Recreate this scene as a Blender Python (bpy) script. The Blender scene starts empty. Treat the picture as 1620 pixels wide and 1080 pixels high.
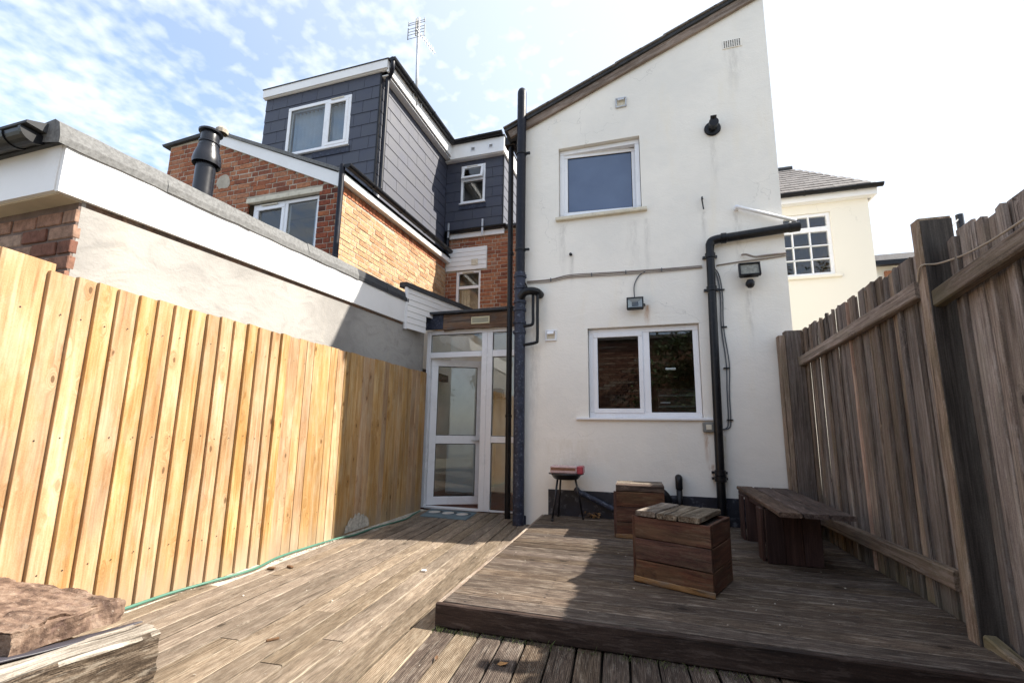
import bpy, bmesh, math, random
from mathutils import Matrix, Vector
R = random.Random(7)
rad = math.radians
sc = bpy.context.scene
col = sc.collection

# ------------------------------------------------------------------ camera
cam_d = bpy.data.cameras.new('camera')
cam = bpy.data.objects.new('camera', cam_d); col.objects.link(cam)
cam_d.sensor_width = 36.0
cam_d.lens = 36.0 * 709.6 / 1620.0
cam_d.shift_y = 24.11 / 1620.0
cam_d.clip_start = 0.05; cam_d.clip_end = 600
yaw, pit, rol = rad(-16.93), rad(9.44), rad(0.81)
Ry = Matrix(((math.cos(yaw), -math.sin(yaw), 0), (math.sin(yaw), math.cos(yaw), 0), (0, 0, 1)))
Mm = Matrix(((1, 0, 0), (0, 0, -1), (0, 1, 0)))
Rp = Matrix(((1, 0, 0), (0, math.cos(pit), math.sin(pit)), (0, -math.sin(pit), math.cos(pit))))
Rr = Matrix(((math.cos(rol), -math.sin(rol), 0), (math.sin(rol), math.cos(rol), 0), (0, 0, 1)))
RR = Rr @ Rp @ Mm @ Ry
cm = Matrix((RR[0], -RR[1], -RR[2])).transposed().to_4x4()
cm.translation = (0, 0, 1.05)
cam.matrix_world = cm
sc.camera = cam

# ------------------------------------------------------------------ sun and sky
SUN = Vector((1.0, 0.30, 1.0)).normalized()
world = bpy.data.worlds.new('World'); sc.world = world; world.use_nodes = True
nt = world.node_tree; nt.nodes.clear()
def wn(t, **k):
    n = nt.nodes.new(t)
    for a, v in k.items(): setattr(n, a, v)
    return n
sky = wn('ShaderNodeTexSky', sky_type='NISHITA')
sky.sun_disc = False
sky.sun_elevation = math.asin(SUN.z)
sky.sun_rotation = math.atan2(SUN.x, SUN.y)
sky.air_density = 1.0; sky.dust_density = 1.2; sky.ozone_density = 1.4; sky.altitude = 60
wtc = wn('ShaderNodeTexCoord')
wsep = wn('ShaderNodeSeparateXYZ'); nt.links.new(wtc.outputs['Generated'], wsep.inputs[0])
def wmath(op, a, b=None, clamp=False):
    n = wn('ShaderNodeMath', operation=op); n.use_clamp = clamp
    for i, v in enumerate((a, b)):
        if v is None: continue
        if isinstance(v, (int, float)): n.inputs[i].default_value = v
        else: nt.links.new(v, n.inputs[i])
    return n.outputs[0]
zc = wmath('ADD', wmath('MAXIMUM', wsep.outputs[2], 0.0), 0.12)
wcomb = wn('ShaderNodeCombineXYZ')
nt.links.new(wmath('DIVIDE', wsep.outputs[0], zc), wcomb.inputs[0])
nt.links.new(wmath('DIVIDE', wsep.outputs[1], zc), wcomb.inputs[1])
def wnoise(scale, detail, rough, dist=0.0, off=0.0):
    n = wn('ShaderNodeTexNoise'); n.inputs['Scale'].default_value = scale
    n.inputs['Detail'].default_value = detail; n.inputs['Roughness'].default_value = rough
    n.inputs['Distortion'].default_value = dist
    m = wn('ShaderNodeVectorMath', operation='ADD'); m.inputs[1].default_value = (off, off * .7, off)
    nt.links.new(wcomb.outputs[0], m.inputs[0]); nt.links.new(m.outputs[0], n.inputs['Vector'])
    return n.outputs['Fac']
puff = wnoise(24.0, 4, 0.45, 0.05, 3.1)
big = wnoise(2.6, 4, 0.55, 0.2, 11.3)
cl = wmath('ADD', wmath('MULTIPLY', puff, 1.0), wmath('MULTIPLY', big, 0.85))
mr = wn('ShaderNodeMapRange'); mr.interpolation_type = 'SMOOTHSTEP'
mr.inputs['From Min'].default_value = 0.50; mr.inputs['From Max'].default_value = 1.30
nt.links.new(cl, mr.inputs['Value'])
# thin bright veil, denser towards the sun's side of the sky
dv = wn('ShaderNodeVectorMath', operation='DOT_PRODUCT'); dv.inputs[1].default_value = SUN
nt.links.new(wtc.outputs['Generated'], dv.inputs[0])
veil = wn('ShaderNodeMapRange'); veil.interpolation_type = 'SMOOTHSTEP'
veil.inputs['From Min'].default_value = -0.25; veil.inputs['From Max'].default_value = 0.95
veil.inputs['To Min'].default_value = 0.10; veil.inputs['To Max'].default_value = 0.92
nt.links.new(dv.outputs['Value'], veil.inputs['Value'])
fac = wmath('MAXIMUM', wmath('MULTIPLY', mr.outputs[0], 0.92), veil.outputs[0], True)
wmix = wn('ShaderNodeMix', data_type='RGBA')
nt.links.new(fac, wmix.inputs['Factor'])
whs = wn('ShaderNodeHueSaturation'); whs.inputs['Saturation'].default_value = 1.0; whs.inputs['Value'].default_value = 0.80
nt.links.new(sky.outputs[0], whs.inputs['Color']); nt.links.new(whs.outputs[0], wmix.inputs['A'])
wmix.inputs['B'].default_value = (2.5, 2.68, 2.93, 1)
bg = wn('ShaderNodeBackground'); bg.inputs['Strength'].default_value = 0.115
nt.links.new(wmix.outputs['Result'], bg.inputs['Color'])
wout = wn('ShaderNodeOutputWorld'); nt.links.new(bg.outputs[0], wout.inputs[0])

sun_d = bpy.data.lights.new('sun', 'SUN'); sun_d.energy = 2.8; sun_d.angle = rad(0.53)
sun_d.color = (1.0, 0.93, 0.82)
sun = bpy.data.objects.new('sun', sun_d); col.objects.link(sun)
sun.rotation_euler = (-SUN).to_track_quat('-Z', 'Y').to_euler()
sun.location = SUN * 30

sc.view_settings.view_transform = 'Standard'; sc.view_settings.look = 'None'
sc.view_settings.exposure = 2.0; sc.view_settings.gamma = 1.0
sc.view_settings.use_curve_mapping = False
sc.cycles.max_bounces = 8
sc.cycles.transparent_max_bounces = 12
sc.cycles.sample_clamp_indirect = 6.0

# ------------------------------------------------------------------ materials
class NT:
    def __init__(s, name):
        s.m = bpy.data.materials.new(name); s.m.use_nodes = True
        s.t = s.m.node_tree; s.b = s.t.nodes['Principled BSDF']
        s.out = s.t.nodes['Material Output']
    def n(s, t, ins=None, **k):
        n = s.t.nodes.new(t)
        for a, v in k.items(): setattr(n, a, v)
        for a, v in (ins or {}).items(): s.put(n.inputs[a], v)
        return n
    def put(s, sock, v):
        if isinstance(v, bpy.types.NodeSocket): s.t.links.new(v, sock)
        elif isinstance(v, (tuple, list)) and len(v) == 3 and sock.type == 'RGBA': sock.default_value = (*v, 1)
        else: sock.default_value = v
    def math(s, op, a, b=0.0, clamp=False):
        n = s.n('ShaderNodeMath', operation=op); n.use_clamp = clamp
        s.put(n.inputs[0], a); s.put(n.inputs[1], b); return n.outputs[0]
    def coords(s, rnd=True):
        tc = s.n('ShaderNodeTexCoord'); v = tc.outputs['Object']
        if rnd:
            oi = s.n('ShaderNodeObjectInfo')
            sc_ = s.n('ShaderNodeVectorMath', {0: (37.0, 61.0, 83.0)}, operation='SCALE'); s.put(sc_.inputs['Scale'], oi.outputs['Random'])
            v = s.n('ShaderNodeVectorMath', {0: v, 1: sc_.outputs[0]}, operation='ADD').outputs[0]
        return v
    def rnd(s):
        oi = s.n('ShaderNodeObjectInfo').outputs['Random']
        g = s.n('ShaderNodeNewGeometry').outputs['Random Per Island']
        return s.math('FRACT', s.math('ADD', s.math('MULTIPLY', oi, 7.31), g))
    def scaled(s, v, sx, sy, sz):
        return s.n('ShaderNodeVectorMath', {0: v, 1: (sx, sy, sz)}, operation='MULTIPLY').outputs[0]
    def noise(s, v, scale=1.0, detail=4.0, rough=.55, dist=0.0):
        return s.n('ShaderNodeTexNoise', {'Vector': v, 'Scale': scale, 'Detail': detail, 'Roughness': rough, 'Distortion': dist}).outputs['Fac']
    def ramp(s, f, stops):
        n = s.n('ShaderNodeValToRGB', {'Fac': f}); e = n.color_ramp.elements
        while len(e) < len(stops): e.new(0.5)
        for i, (p, c) in enumerate(stops):
            e[i].position = p; e[i].color = (*c, 1) if len(c) == 3 else c
        return n.outputs['Color']
    def mr(s, f, a, b, c=0.0, d=1.0):
        n = s.n('ShaderNodeMapRange', {'Value': f, 'From Min': a, 'From Max': b, 'To Min': c, 'To Max': d}); n.interpolation_type = 'SMOOTHSTEP'
        return n.outputs[0]
    def mix(s, f, a, b, mode='MIX'):
        n = s.n('ShaderNodeMix', data_type='RGBA', blend_type=mode)
        s.put(n.inputs['Factor'], f); s.put(n.inputs['A'], a); s.put(n.inputs['B'], b)
        return n.outputs['Result']
    def hsv(s, c, h=.5, sat=1.0, v=1.0):
        n = s.n('ShaderNodeHueSaturation', {'Color': c, 'Hue': h, 'Saturation': sat, 'Value': v}); return n.outputs[0]
    def bump(s, h, strength=.3, dist=.01, prev=None):
        n = s.n('ShaderNodeBump', {'Height': h, 'Strength': strength, 'Distance': dist})
        if prev is not None: s.put(n.inputs['Normal'], prev)
        return n.outputs[0]
    def done(s, color=None, rough=None, normal=None, metal=None, spec=None):
        for k, v in (('Base Color', color), ('Roughness', rough), ('Normal', normal), ('Metallic', metal), ('Specular IOR Level', spec)):
            if v is not None: s.put(s.b.inputs[k], v)
        return s.m

def plain(name, c, rough=.5, metal=0.0, var=.08, nscale=6.0, spec=.5, bump=0.0, dirt=None, dirt_amt=.5):
    s = NT(name); v = s.coords()
    n1 = s.noise(v, nscale, 5, .6)
    cc = s.hsv(c, .5, 1.0, s.mr(n1, .25, .75, 1 - var, 1 + var))
    if dirt is not None:
        cc = s.mix(s.math('MULTIPLY', s.mr(s.noise(v, nscale * 2.3, 6, .65), .52, .72), dirt_amt), cc, dirt)
    nrm = s.bump(s.noise(v, nscale * 12, 4, .6), bump, .004) if bump else None
    return s.done(cc, s.mr(n1, .2, .8, rough - .06, rough + .08), nrm, metal, spec)

def wood(name, dark, mid, light, fibre=38.0, along=4.0, knots=.0, vary=.12, rough=.75, bump=.35, groove=0.0, patch=None, patch_amt=.0, satv=.15, huev=.006, spec=.25, wear=None, wear_amt=0.0, crack=0.0, contrast=1.0, foot=None, kscale=1.0, swirl=1.0, edge=None, edge_w=.063):
    s = NT(name); v = s.coords(); r = s.rnd()
    warp = s.noise(s.scaled(v, 1.6, 5, 5), 1.0, 3, .5)
    wv = s.n('ShaderNodeVectorMath', {0: v, 1: s.n('ShaderNodeCombineXYZ', {'Y': s.math('MULTIPLY', warp, .08 * swirl), 'Z': s.math('MULTIPLY', warp, .06 * swirl)}).outputs[0]}, operation='ADD').outputs[0]
    kf = None
    if knots:
        kv = s.scaled(v, 4.6 * kscale, 9.5 * kscale, 9.5 * kscale)
        vo = s.n('ShaderNodeTexVoronoi', {'Vector': s.n('ShaderNodeVectorMath', {0: kv, 1: s.n('ShaderNodeVectorMath', {0: s.n('ShaderNodeTexNoise', {'Vector': v, 'Scale': 30.0, 'Detail': 2.0}).outputs['Color'], 1: (.10, .10, .10)}, operation='MULTIPLY').outputs[0]}, operation='ADD').outputs[0], 'Scale': 1.0, 'Randomness': 1.0}); d = vo.outputs['Distance']
        sel = s.math('GREATER_THAN', s.n('ShaderNodeSeparateColor', {0: vo.outputs['Color']}).outputs[0], 1 - knots)
        halo = s.math('MULTIPLY', s.mr(d, .10, .55, 1, 0), sel)
        kf = s.math('MULTIPLY', s.mr(d, .10, .17, 1, 0), sel)
        ringf = s.math('MULTIPLY', s.math('MULTIPLY', s.mr(s.math('SINE', s.math('MULTIPLY', d, 70.0)), .1, .9, 0, 1), halo), .5)
        wv = s.n('ShaderNodeVectorMath', {0: wv, 1: s.n('ShaderNodeCombineXYZ', {'Y': s.math('MULTIPLY', halo, .06), 'Z': s.math('MULTIPLY', halo, .03)}).outputs[0]}, operation='ADD').outputs[0]
    g1 = s.noise(s.scaled(wv, along, fibre, fibre), 1.0, 9, .66)
    g2 = s.noise(s.scaled(wv, along * .35, fibre * 3.6, fibre * 3.6), 1.0, 4, .6)
    sp = s.noise(v, 170.0, 3, .6)
    g = s.math('ADD', s.math('ADD', s.math('MULTIPLY', g1, .52), s.math('MULTIPLY', g2, .30)), s.math('MULTIPLY', sp, .18))
    k = .105 / contrast
    c = s.ramp(g, [(.5 - k, dark), (.5, mid), (.5 + k, light)])
    if patch is not None:
        pn = s.noise(s.scaled(v, 3.4, 11, 11), 1.0, 8, .68)
        c = s.mix(s.math('MULTIPLY', s.mr(pn, .46, .60), patch_amt), c, s.mix(s.mr(g, .42, .58), tuple(x * .72 for x in patch), patch))
    if wear is not None:
        wn_ = s.noise(s.scaled(v, 7.0, 42, 42), 1.0, 8, .72)
        c = s.mix(s.math('MULTIPLY', s.mr(wn_, .52, .61), wear_amt), c, wear)
    if edge is not None:      # edges of the board worn pale
        ey = s.math('ABSOLUTE', s.n('ShaderNodeSeparateXYZ', {0: s.n('ShaderNodeTexCoord').outputs['Object']}).outputs[1])
        ef = s.math('MULTIPLY', s.mr(ey, edge_w - .009, edge_w - .003, 0, 1), s.mr(s.noise(s.scaled(v, 5, 20, 20), 1.0, 5, .65), .40, .58))
        c = s.mix(s.math('MULTIPLY', ef, .42), c, edge)
    h = g
    if crack:
        ck = s.noise(s.scaled(wv, along * .22, fibre * 1.7, fibre * 1.7), 1.0, 3, .55)
        ckf = s.math('MULTIPLY', s.mr(ck, .385, .35, 0, 1), s.mr(s.noise(s.scaled(v, 1.5, 6, 6), 1.0, 3, .5), .42, .55))
        c = s.mix(s.math('MULTIPLY', ckf, crack), c, tuple(x * .22 for x in dark))
        h = s.math('SUBTRACT', h, s.math('MULTIPLY', ckf, .8))
    if kf is not None:
        c = s.mix(ringf, c, tuple(x * .85 for x in dark))
        c = s.mix(s.math('MULTIPLY', halo, .22), c, dark)
        c = s.mix(s.math('MULTIPLY', kf, .85), c, tuple(x * .42 for x in dark))
    if foot is not None:      # splashed, damp lower ends
        sx = s.n('ShaderNodeSeparateXYZ', {0: s.n('ShaderNodeTexCoord').outputs['Object']}).outputs[0]
        ff = s.mr(s.math('ADD', sx, s.math('MULTIPLY', s.noise(s.scaled(v, 3, 30, 30), 1.0, 4, .6), -.35)), .10, -.14, 0, 1)
        c = s.mix(s.math('MULTIPLY', ff, .6), c, foot)
    big = s.noise(s.scaled(v, 1.3, 3.5, 3.5), 1.0, 4, .55)
    val = s.math('MULTIPLY', s.mr(r, 0, 1, 1 - vary, 1 + vary), s.mr(big, .3, .7, .80, 1.16))
    r2 = s.math('FRACT', s.math('MULTIPLY', r, 13.7))
    c = s.hsv(c, s.mr(r2, 0, 1, .5 - huev, .5 + huev), s.mr(r2, 0, 1, 1 - satv, 1 + satv), val)
    nrm = s.bump(h, bump, .006)
    if groove:
        sep = s.n('ShaderNodeSeparateXYZ', {0: s.n('ShaderNodeTexCoord').outputs['Object']})
        wv2 = s.math('SINE', s.math('MULTIPLY', sep.outputs[1], 2 * math.pi / groove))
        nrm = s.bump(wv2, .5, .0022, nrm)
        c = s.mix(s.math('MULTIPLY', s.mr(wv2, -.30, -.95, 0, 1), s.mr(s.noise(s.scaled(v, 5, 14, 14), 1.0, 4, .6), .35, .6, .15, .75)), c, tuple(x * .45 for x in dark))
    return s.done(c, s.mr(g, .4, .6, rough - .05, rough + .1), nrm, spec=spec)

M = {}
M['pine'] = wood('new_pine', (.285, .145, .055), (.42, .255, .118), (.52, .375, .22), 20, 1.8, .22, .08, .62, .15, patch=(.53, .41, .27), patch_amt=.4, satv=.09, huev=.003, contrast=.8, foot=(.33, .26, .18), kscale=1.25, swirl=.6)
M['oldfence'] = wood('weathered_fence_wood', (.080, .057, .045), (.192, .146, .117), (.315, .252, .21), 55, 2.4, .07, .30, .85, .5, patch=(.21, .185, .125), patch_amt=.25, satv=.25, huev=.004, wear=(.40, .35, .32), wear_amt=.25, crack=.8, contrast=.85, foot=(.12, .11, .065), swirl=.3, kscale=1.3)
M['darkpost'] = wood('dark_post_wood', (.028, .024, .022), (.058, .050, .045), (.10, .088, .080), 40, 2.4, 0, .1, .7, .3, swirl=.3)  # darker wood for the fence post's near face
M['freshslat'] = wood('fresh_fence_slat', (.28, .16, .10), (.40, .25, .16), (.5, .34, .23), 26, 2.4, .1, .1, .8, .3)
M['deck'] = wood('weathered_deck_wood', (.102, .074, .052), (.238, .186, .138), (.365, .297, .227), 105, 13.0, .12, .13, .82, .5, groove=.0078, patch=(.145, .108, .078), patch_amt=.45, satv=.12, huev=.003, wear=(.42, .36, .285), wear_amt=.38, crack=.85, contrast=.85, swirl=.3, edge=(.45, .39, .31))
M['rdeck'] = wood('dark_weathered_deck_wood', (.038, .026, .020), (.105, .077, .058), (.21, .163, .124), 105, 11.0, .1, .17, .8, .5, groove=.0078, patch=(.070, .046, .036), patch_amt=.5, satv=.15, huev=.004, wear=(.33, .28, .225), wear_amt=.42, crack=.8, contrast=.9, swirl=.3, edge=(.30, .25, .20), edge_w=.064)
M['fascia'] = wood('dark_stained_board', (.018, .012, .011), (.038, .025, .021), (.074, .052, .044), 26, 3, 0, .12, .62, .4, wear=(.16, .125, .11), wear_amt=.3, crack=.5)
M['edge'] = wood('pale_edge_board', (.12, .085, .06), (.26, .20, .15), (.44, .37, .30), 30, 2.6, 0, .12, .8, .4, wear=(.5, .44, .37), wear_amt=.5, crack=.6)
M['crate'] = wood('red_brown_stained_wood', (.032, .013, .009), (.080, .034, .023), (.135, .066, .043), 30, 3.4, .14, .10, .72, .4, patch=(.105, .075, .042), patch_amt=.4, satv=.1, huev=.004, wear=(.19, .14, .095), wear_amt=.25, crack=.6, contrast=1.0)
M['cratelid'] = wood('bleached_lid_wood', (.06, .044, .033), (.15, .118, .09), (.27, .225, .178), 32, 3.4, .12, .12, .85, .55, patch=(.095, .074, .056), patch_amt=.6, wear=(.38, .345, .29), wear_amt=.5, crack=.85, contrast=1.2)
M['bench'] = wood('dark_bench_wood', (.034, .022, .018), (.076, .050, .040), (.135, .096, .076), 30, 3.2, .08, .14, .75, .4, wear=(.22, .17, .135), wear_amt=.4, crack=.6)
M['benchleg'] = wood('maroon_stained_wood', (.024, .013, .011), (.046, .024, .020), (.072, .041, .034), 28, 2.6, 0, .10, .6, .3, huev=.003, satv=.08)
M['sleeper'] = wood('bleached_sleeper_wood', (.14, .115, .092), (.32, .285, .245), (.46, .42, .37), 60, 5.0, .1, .05, .9, .9, patch=(.17, .135, .105), patch_amt=.35, wear=(.46, .43, .38), wear_amt=.2, crack=1.0, contrast=1.2)
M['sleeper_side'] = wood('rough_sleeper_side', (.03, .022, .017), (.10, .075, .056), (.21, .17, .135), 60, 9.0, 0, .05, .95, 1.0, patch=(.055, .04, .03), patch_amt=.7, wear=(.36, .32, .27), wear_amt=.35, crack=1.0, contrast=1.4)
M['cedar'] = wood('bare_brown_timber', (.085, .040, .020), (.175, .098, .052), (.27, .165, .095), 24, 2.4, .1, .1, .78, .4, patch=(.15, .135, .12), patch_amt=.6, crack=.6)
M['verge'] = wood('flaking_brown_paint', (.13, .095, .075), (.23, .175, .14), (.33, .27, .23), 20, 2.4, 0, .1, .75, .4, wear=(.42, .37, .33), wear_amt=.5)

def render_wall(name, base, stain, warm, stains=(), bump=.12, blot=.35, trowel=0.0):
    s = NT(name); v = s.coords(False)
    n1 = s.noise(v, .9, 5, .6); n2 = s.noise(s.scaled(v, 4, 4, .7), 1.0, 6, .62); n3 = s.noise(v, 9, 6, .65)
    c = s.mix(s.math('MULTIPLY', s.mr(n1, .40, .72), blot), base, stain)
    c = s.mix(s.math('MULTIPLY', s.mr(n2, .52, .74), blot * .8), c, warm)
    c = s.mix(s.math('MULTIPLY', s.mr(n3, .60, .78), .18), c, stain)
    for (px, pz, w, h, colr, amt) in stains:      # rust and dirt marks with a place of their own
        sep = s.n('ShaderNodeSeparateXYZ', {0: v})
        jit = s.math('MULTIPLY', s.math('SUBTRACT', s.noise(s.scaled(v, 14, 14, 3), 1.0, 4, .6), .5), w * 1.6)
        dx = s.math('ABSOLUTE', s.math('ADD', s.math('SUBTRACT', sep.outputs[0], px), jit))
        fx = s.mr(dx, 0.0, w, 1, 0)
        fz = s.math('MULTIPLY', s.mr(sep.outputs[2], pz - h, pz - h * .15, 0, 1), s.mr(sep.outputs[2], pz, pz + .03, 1, 0))
        br = s.mr(s.noise(s.scaled(v, 26, 26, 7), 1.0, 5, .65), .32, .62)
        c = s.mix(s.math('MULTIPLY', s.math('MULTIPLY', fx, fz), s.math('MULTIPLY', br, amt)), c, colr)
    hh = s.math('ADD', s.noise(v, 60, 3, .6), s.math('MULTIPLY', s.noise(v, 6, 3, .5), 1.5))
    if trowel:
        tn = s.noise(s.scaled(v, 3, 3, 5), 1.0, 5, .6, 1.6)
        c = s.mix(s.math('MULTIPLY', s.mr(tn, .45, .75), trowel), c, stain)
        hh = s.math('ADD', hh, s.math('MULTIPLY', tn, 2.0))
    nrm = s.bump(hh, bump, .01)
    # hairline cracks
    vo = s.n('ShaderNodeTexVoronoi', {'Vector': s.n('ShaderNodeVectorMath', {0: v, 1: s.n('ShaderNodeTexNoise', {'Vector': v, 'Scale': 2.5, 'Detail': 4.0}).outputs['Color']}, operation='ADD').outputs[0], 'Scale': .55}, feature='DISTANCE_TO_EDGE')
    ck = s.math('MULTIPLY', s.mr(vo.outputs['Distance'], .0035, .0, 0, 1), s.mr(s.noise(v, .8, 2, .5), .5, .62))
    c = s.mix(s.math('MULTIPLY', ck, .35), c, tuple(x * .45 for x in base))
    return s.done(c, .85, nrm, spec=.2)

RUST = (.36, .17, .06); GRIME = (.30, .28, .26)
M['cream'] = render_wall('cream_masonry_paint', (.84, .805, .74), (.67, .655, .62), (.81, .745, .62), [
    (.02, 2.49, .05, .28, RUST, .75), (.58, 1.08, .035, .42, RUST, .8), (.73, 1.02, .05, .62, (.42, .36, .16), .6), (.62, .72, .05, .3, RUST, .7),
    (1.09, 2.58, .06, .9, GRIME, .35), (-.84, 3.18, .04, .5, GRIME, .4), (-1.31, 2.5, .10, 2.2, (.48, .46, .42), .5), (-.1, 3.55, .10, 1.0, GRIME, .2), (.05, 3.55, .05, 1.1, GRIME, .25),
    (1.02, 3.5, .06, 1.1, GRIME, .35), (-.95, 3.6, .08, .9, GRIME, .3), (.68, 3.55, .04, .5, GRIME, .35), (-.86, .95, .5, .75, (.66, .60, .48), .35), (.83, 4.5, .07, .9, GRIME, .25), (1.1, 5.6, .12, .8, GRIME, .3)], bump=.22, blot=.5, trowel=.16)
M['cream2'] = render_wall('warm_cream_masonry_paint', (.80, .765, .68), (.74, .70, .615), (.82, .785, .70), blot=.2)
M['grey_render'] = render_wall('grey_sand_cement_render', (.37, .355, .335), (.225, .215, .205), (.42, .385, .335), bump=.3, blot=.8, trowel=.6)
M['mortar'] = plain('lime_mortar', (.42, .375, .31), .92, var=.18, nscale=9, spec=.1, bump=.4, dirt=(.25, .21, .18))
M['mortar2'] = plain('dark_mortar', (.17, .13, .115), .95, var=.2, nscale=9, spec=.1, bump=.5)

def brick_mat(name, stops, soot=.35, pale=.2):
    s = NT(name); v = s.coords(); r = s.rnd()
    c = s.ramp(r, stops); s.t.nodes[-1]
    n1 = s.noise(v, 22, 6, .65); n2 = s.noise(v, 70, 4, .6)
    c = s.hsv(c, .5, 1.0, s.mr(n1, .3, .7, .72, 1.22))
    c = s.mix(s.math('MULTIPLY', s.mr(n2, .58, .72), .5), c, (.06, .04, .035))
    c = s.mix(s.math('MULTIPLY', s.mr(s.noise(v, 7, 5, .6), .55, .7), soot), c, (.085, .05, .04))
    c = s.mix(s.math('MULTIPLY', s.mr(s.noise(v, 5, 5, .65), .58, .72), pale), c, (.5, .42, .34))
    return s.done(c, .9, s.bump(n1, .5, .006), spec=.15)
M['brick'] = brick_mat('orange_red_brick', [(0, (.20, .075, .048)), (.25, (.27, .098, .056)), (.5, (.33, .125, .066)), (.75, (.39, .175, .095)), (1, (.31, .15, .10))], .14, .12)
M['brick_painted_sun'] = brick_mat('painted_sunlight_brick', [(0, (.36, .20, .11)), (.3, (.45, .28, .155)), (.6, (.52, .35, .21)), (1, (.42, .235, .125))], .15, .25)  # same brick as the gable, its sunlit look painted into a paler colour
M['brick_quoin'] = brick_mat('dark_red_brick', [(0, (.085, .035, .028)), (.4, (.19, .058, .036)), (.8, (.27, .080, .044)), (1, (.36, .13, .06))], .35, .05)
M['brick_old'] = brick_mat('reclaimed_brick', [(0, (.16, .075, .055)), (.4, (.235, .12, .085)), (.7, (.29, .175, .125)), (1, (.34, .275, .225))], .4, .45)

M['upvc'] = plain('white_upvc', (.80, .81, .84), .28, var=.03, nscale=3, spec=.5, dirt=(.60, .58, .54), dirt_amt=.12)
M['upvc_trim'] = plain('white_fascia_board', (.80, .80, .80), .35, var=.04, nscale=2, dirt=(.62, .60, .56), dirt_amt=.2)
M['soffit'] = plain('dirty_white_soffit', (.55, .47, .36), .6, var=.1, nscale=5)
M['cream_paint'] = plain('dirty_cream_sill', (.62, .57, .46), .7, var=.1, nscale=6, dirt=(.32, .28, .20), dirt_amt=.5)
M['black'] = plain('black_plastic', (.006, .0065, .009), .34, var=.25, nscale=8, spec=.28, dirt=(.05, .045, .04), dirt_amt=.3)
M['darkpipe'] = plain('navy_black_pipe', (.007, .008, .015), .42, var=.3, nscale=7, spec=.25, dirt=(.06, .06, .075), dirt_amt=.3, bump=.1)
M['castiron'] = plain('chalky_cast_iron', (.022, .027, .048), .55, var=.4, nscale=14, spec=.35, dirt=(.20, .23, .30), dirt_amt=.5, bump=.35)
M['plinth'] = plain('black_bitumen_plinth', (.014, .015, .024), .5, var=.4, nscale=6, dirt=(.34, .34, .37), dirt_amt=.35, bump=.5)
M['felt'] = plain('grey_mineral_felt', (.175, .176, .176), .9, var=.25, nscale=40, spec=.15, bump=.5, dirt=(.09, .088, .082), dirt_amt=.7)
M['leadfelt'] = plain('dark_felt', (.045, .047, .052), .7, var=.3, nscale=12, spec=.3, bump=.3)
M['tile'] = plain('charcoal_fibre_cement_tile', (.006, .010, .033), .68, var=.25, nscale=3, spec=1.0, bump=.06)
M['tile'].node_tree.nodes['Principled BSDF'].inputs['Coat Weight'].default_value = .5
M['tile'].node_tree.nodes['Principled BSDF'].inputs['Coat Roughness'].default_value = .68
M['slate'] = plain('grey_slate', (.17, .155, .15), .6, var=.25, nscale=9, spec=.35, dirt=(.26, .24, .22), dirt_amt=.5)
M['flue'] = plain('black_enamel_flue', (.010, .010, .014), .30, var=.2, nscale=6, spec=.5)
M['steel'] = plain('brushed_steel', (.55, .55, .56), .35, .9, var=.1)
M['galv'] = plain('galvanised_metal', (.50, .51, .53), .45, .6, var=.15, nscale=10)
M['grey_plastic'] = plain('grey_plastic', (.19, .19, .18), .5, var=.1)
M['beige_plastic'] = plain('yellowed_plastic', (.62, .55, .36), .5, var=.06)
M['vent_in'] = plain('vent_louvre', (.30, .28, .20), .6, var=.1)
M['cable'] = plain('grey_brown_cable', (.23, .19, .165), .6, var=.15)
M['cable_dark'] = plain('dark_grey_cable', (.09, .10, .115), .6, var=.15)
M['wire'] = plain('pale_wire', (.38, .31, .235), .6, var=.1)
M['hose'] = plain('green_garden_hose', (.060, .165, .120), .45, var=.12, nscale=10)
M['mat_blue'] = plain('blue_rubber_mat', (.115, .165, .195), .8, var=.2, nscale=14, bump=.4)
M['mat_pale'] = plain('pale_print', (.58, .56, .53), .8, var=.12, nscale=12)
M['mat_dark'] = plain('dark_print', (.035, .045, .055), .8, var=.12)
M['iron'] = plain('black_barbecue_enamel', (.012, .012, .016), .35, var=.2, spec=.5)
M['packet'] = plain('pink_clear_packet', (.52, .36, .35), .25, var=.15, nscale=14)
M['packet_red'] = plain('red_packet_end', (.38, .05, .07), .3, var=.25, nscale=20)
M['packet_brown'] = plain('brown_contents', (.20, .09, .05), .6, var=.3, nscale=30)
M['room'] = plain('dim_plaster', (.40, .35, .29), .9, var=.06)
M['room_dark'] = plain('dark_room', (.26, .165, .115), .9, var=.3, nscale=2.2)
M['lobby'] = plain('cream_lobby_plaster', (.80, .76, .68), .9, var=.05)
M['tilefloor'] = plain('red_brown_floor', (.18, .055, .028), .45, var=.2)
M['appliance'] = plain('white_enamel', (.66, .72, .74), .3, var=.03)
M['blind'] = plain('pale_blue_blind', (.36, .47, .66), .8, var=.05)
M['soil'] = plain('dark_soil', (.028, .022, .018), .95, var=.4, nscale=20, bump=.8)
M['ground'] = plain('dry_ground', (.20, .175, .13), .95, var=.3, nscale=3, bump=.5, dirt=(.07, .09, .035))
M['gravelm'] = plain('pale_gravel', (.47, .435, .375), .95, var=.35, nscale=30, bump=.6, dirt=(.19, .17, .14))
M['sheet'] = plain('black_plastic_sheet', (.045, .042, .052), .42, var=.2, nscale=9, spec=.5, bump=.15)
M['grass'] = plain('dry_green_grass', (.085, .105, .035), .8, var=.3)
M['leaf'] = plain('dry_brown_leaf', (.36, .19, .07), .8, var=.25, nscale=25)
M['bark'] = plain('bark_chip', (.13, .07, .035), .9, var=.3, nscale=30)
M['tree_leaf'] = plain('tree_foliage', (.045, .075, .022), .7, var=.4, nscale=2)
M['trunk'] = plain('tree_bark', (.09, .07, .05), .9, var=.3)
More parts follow.
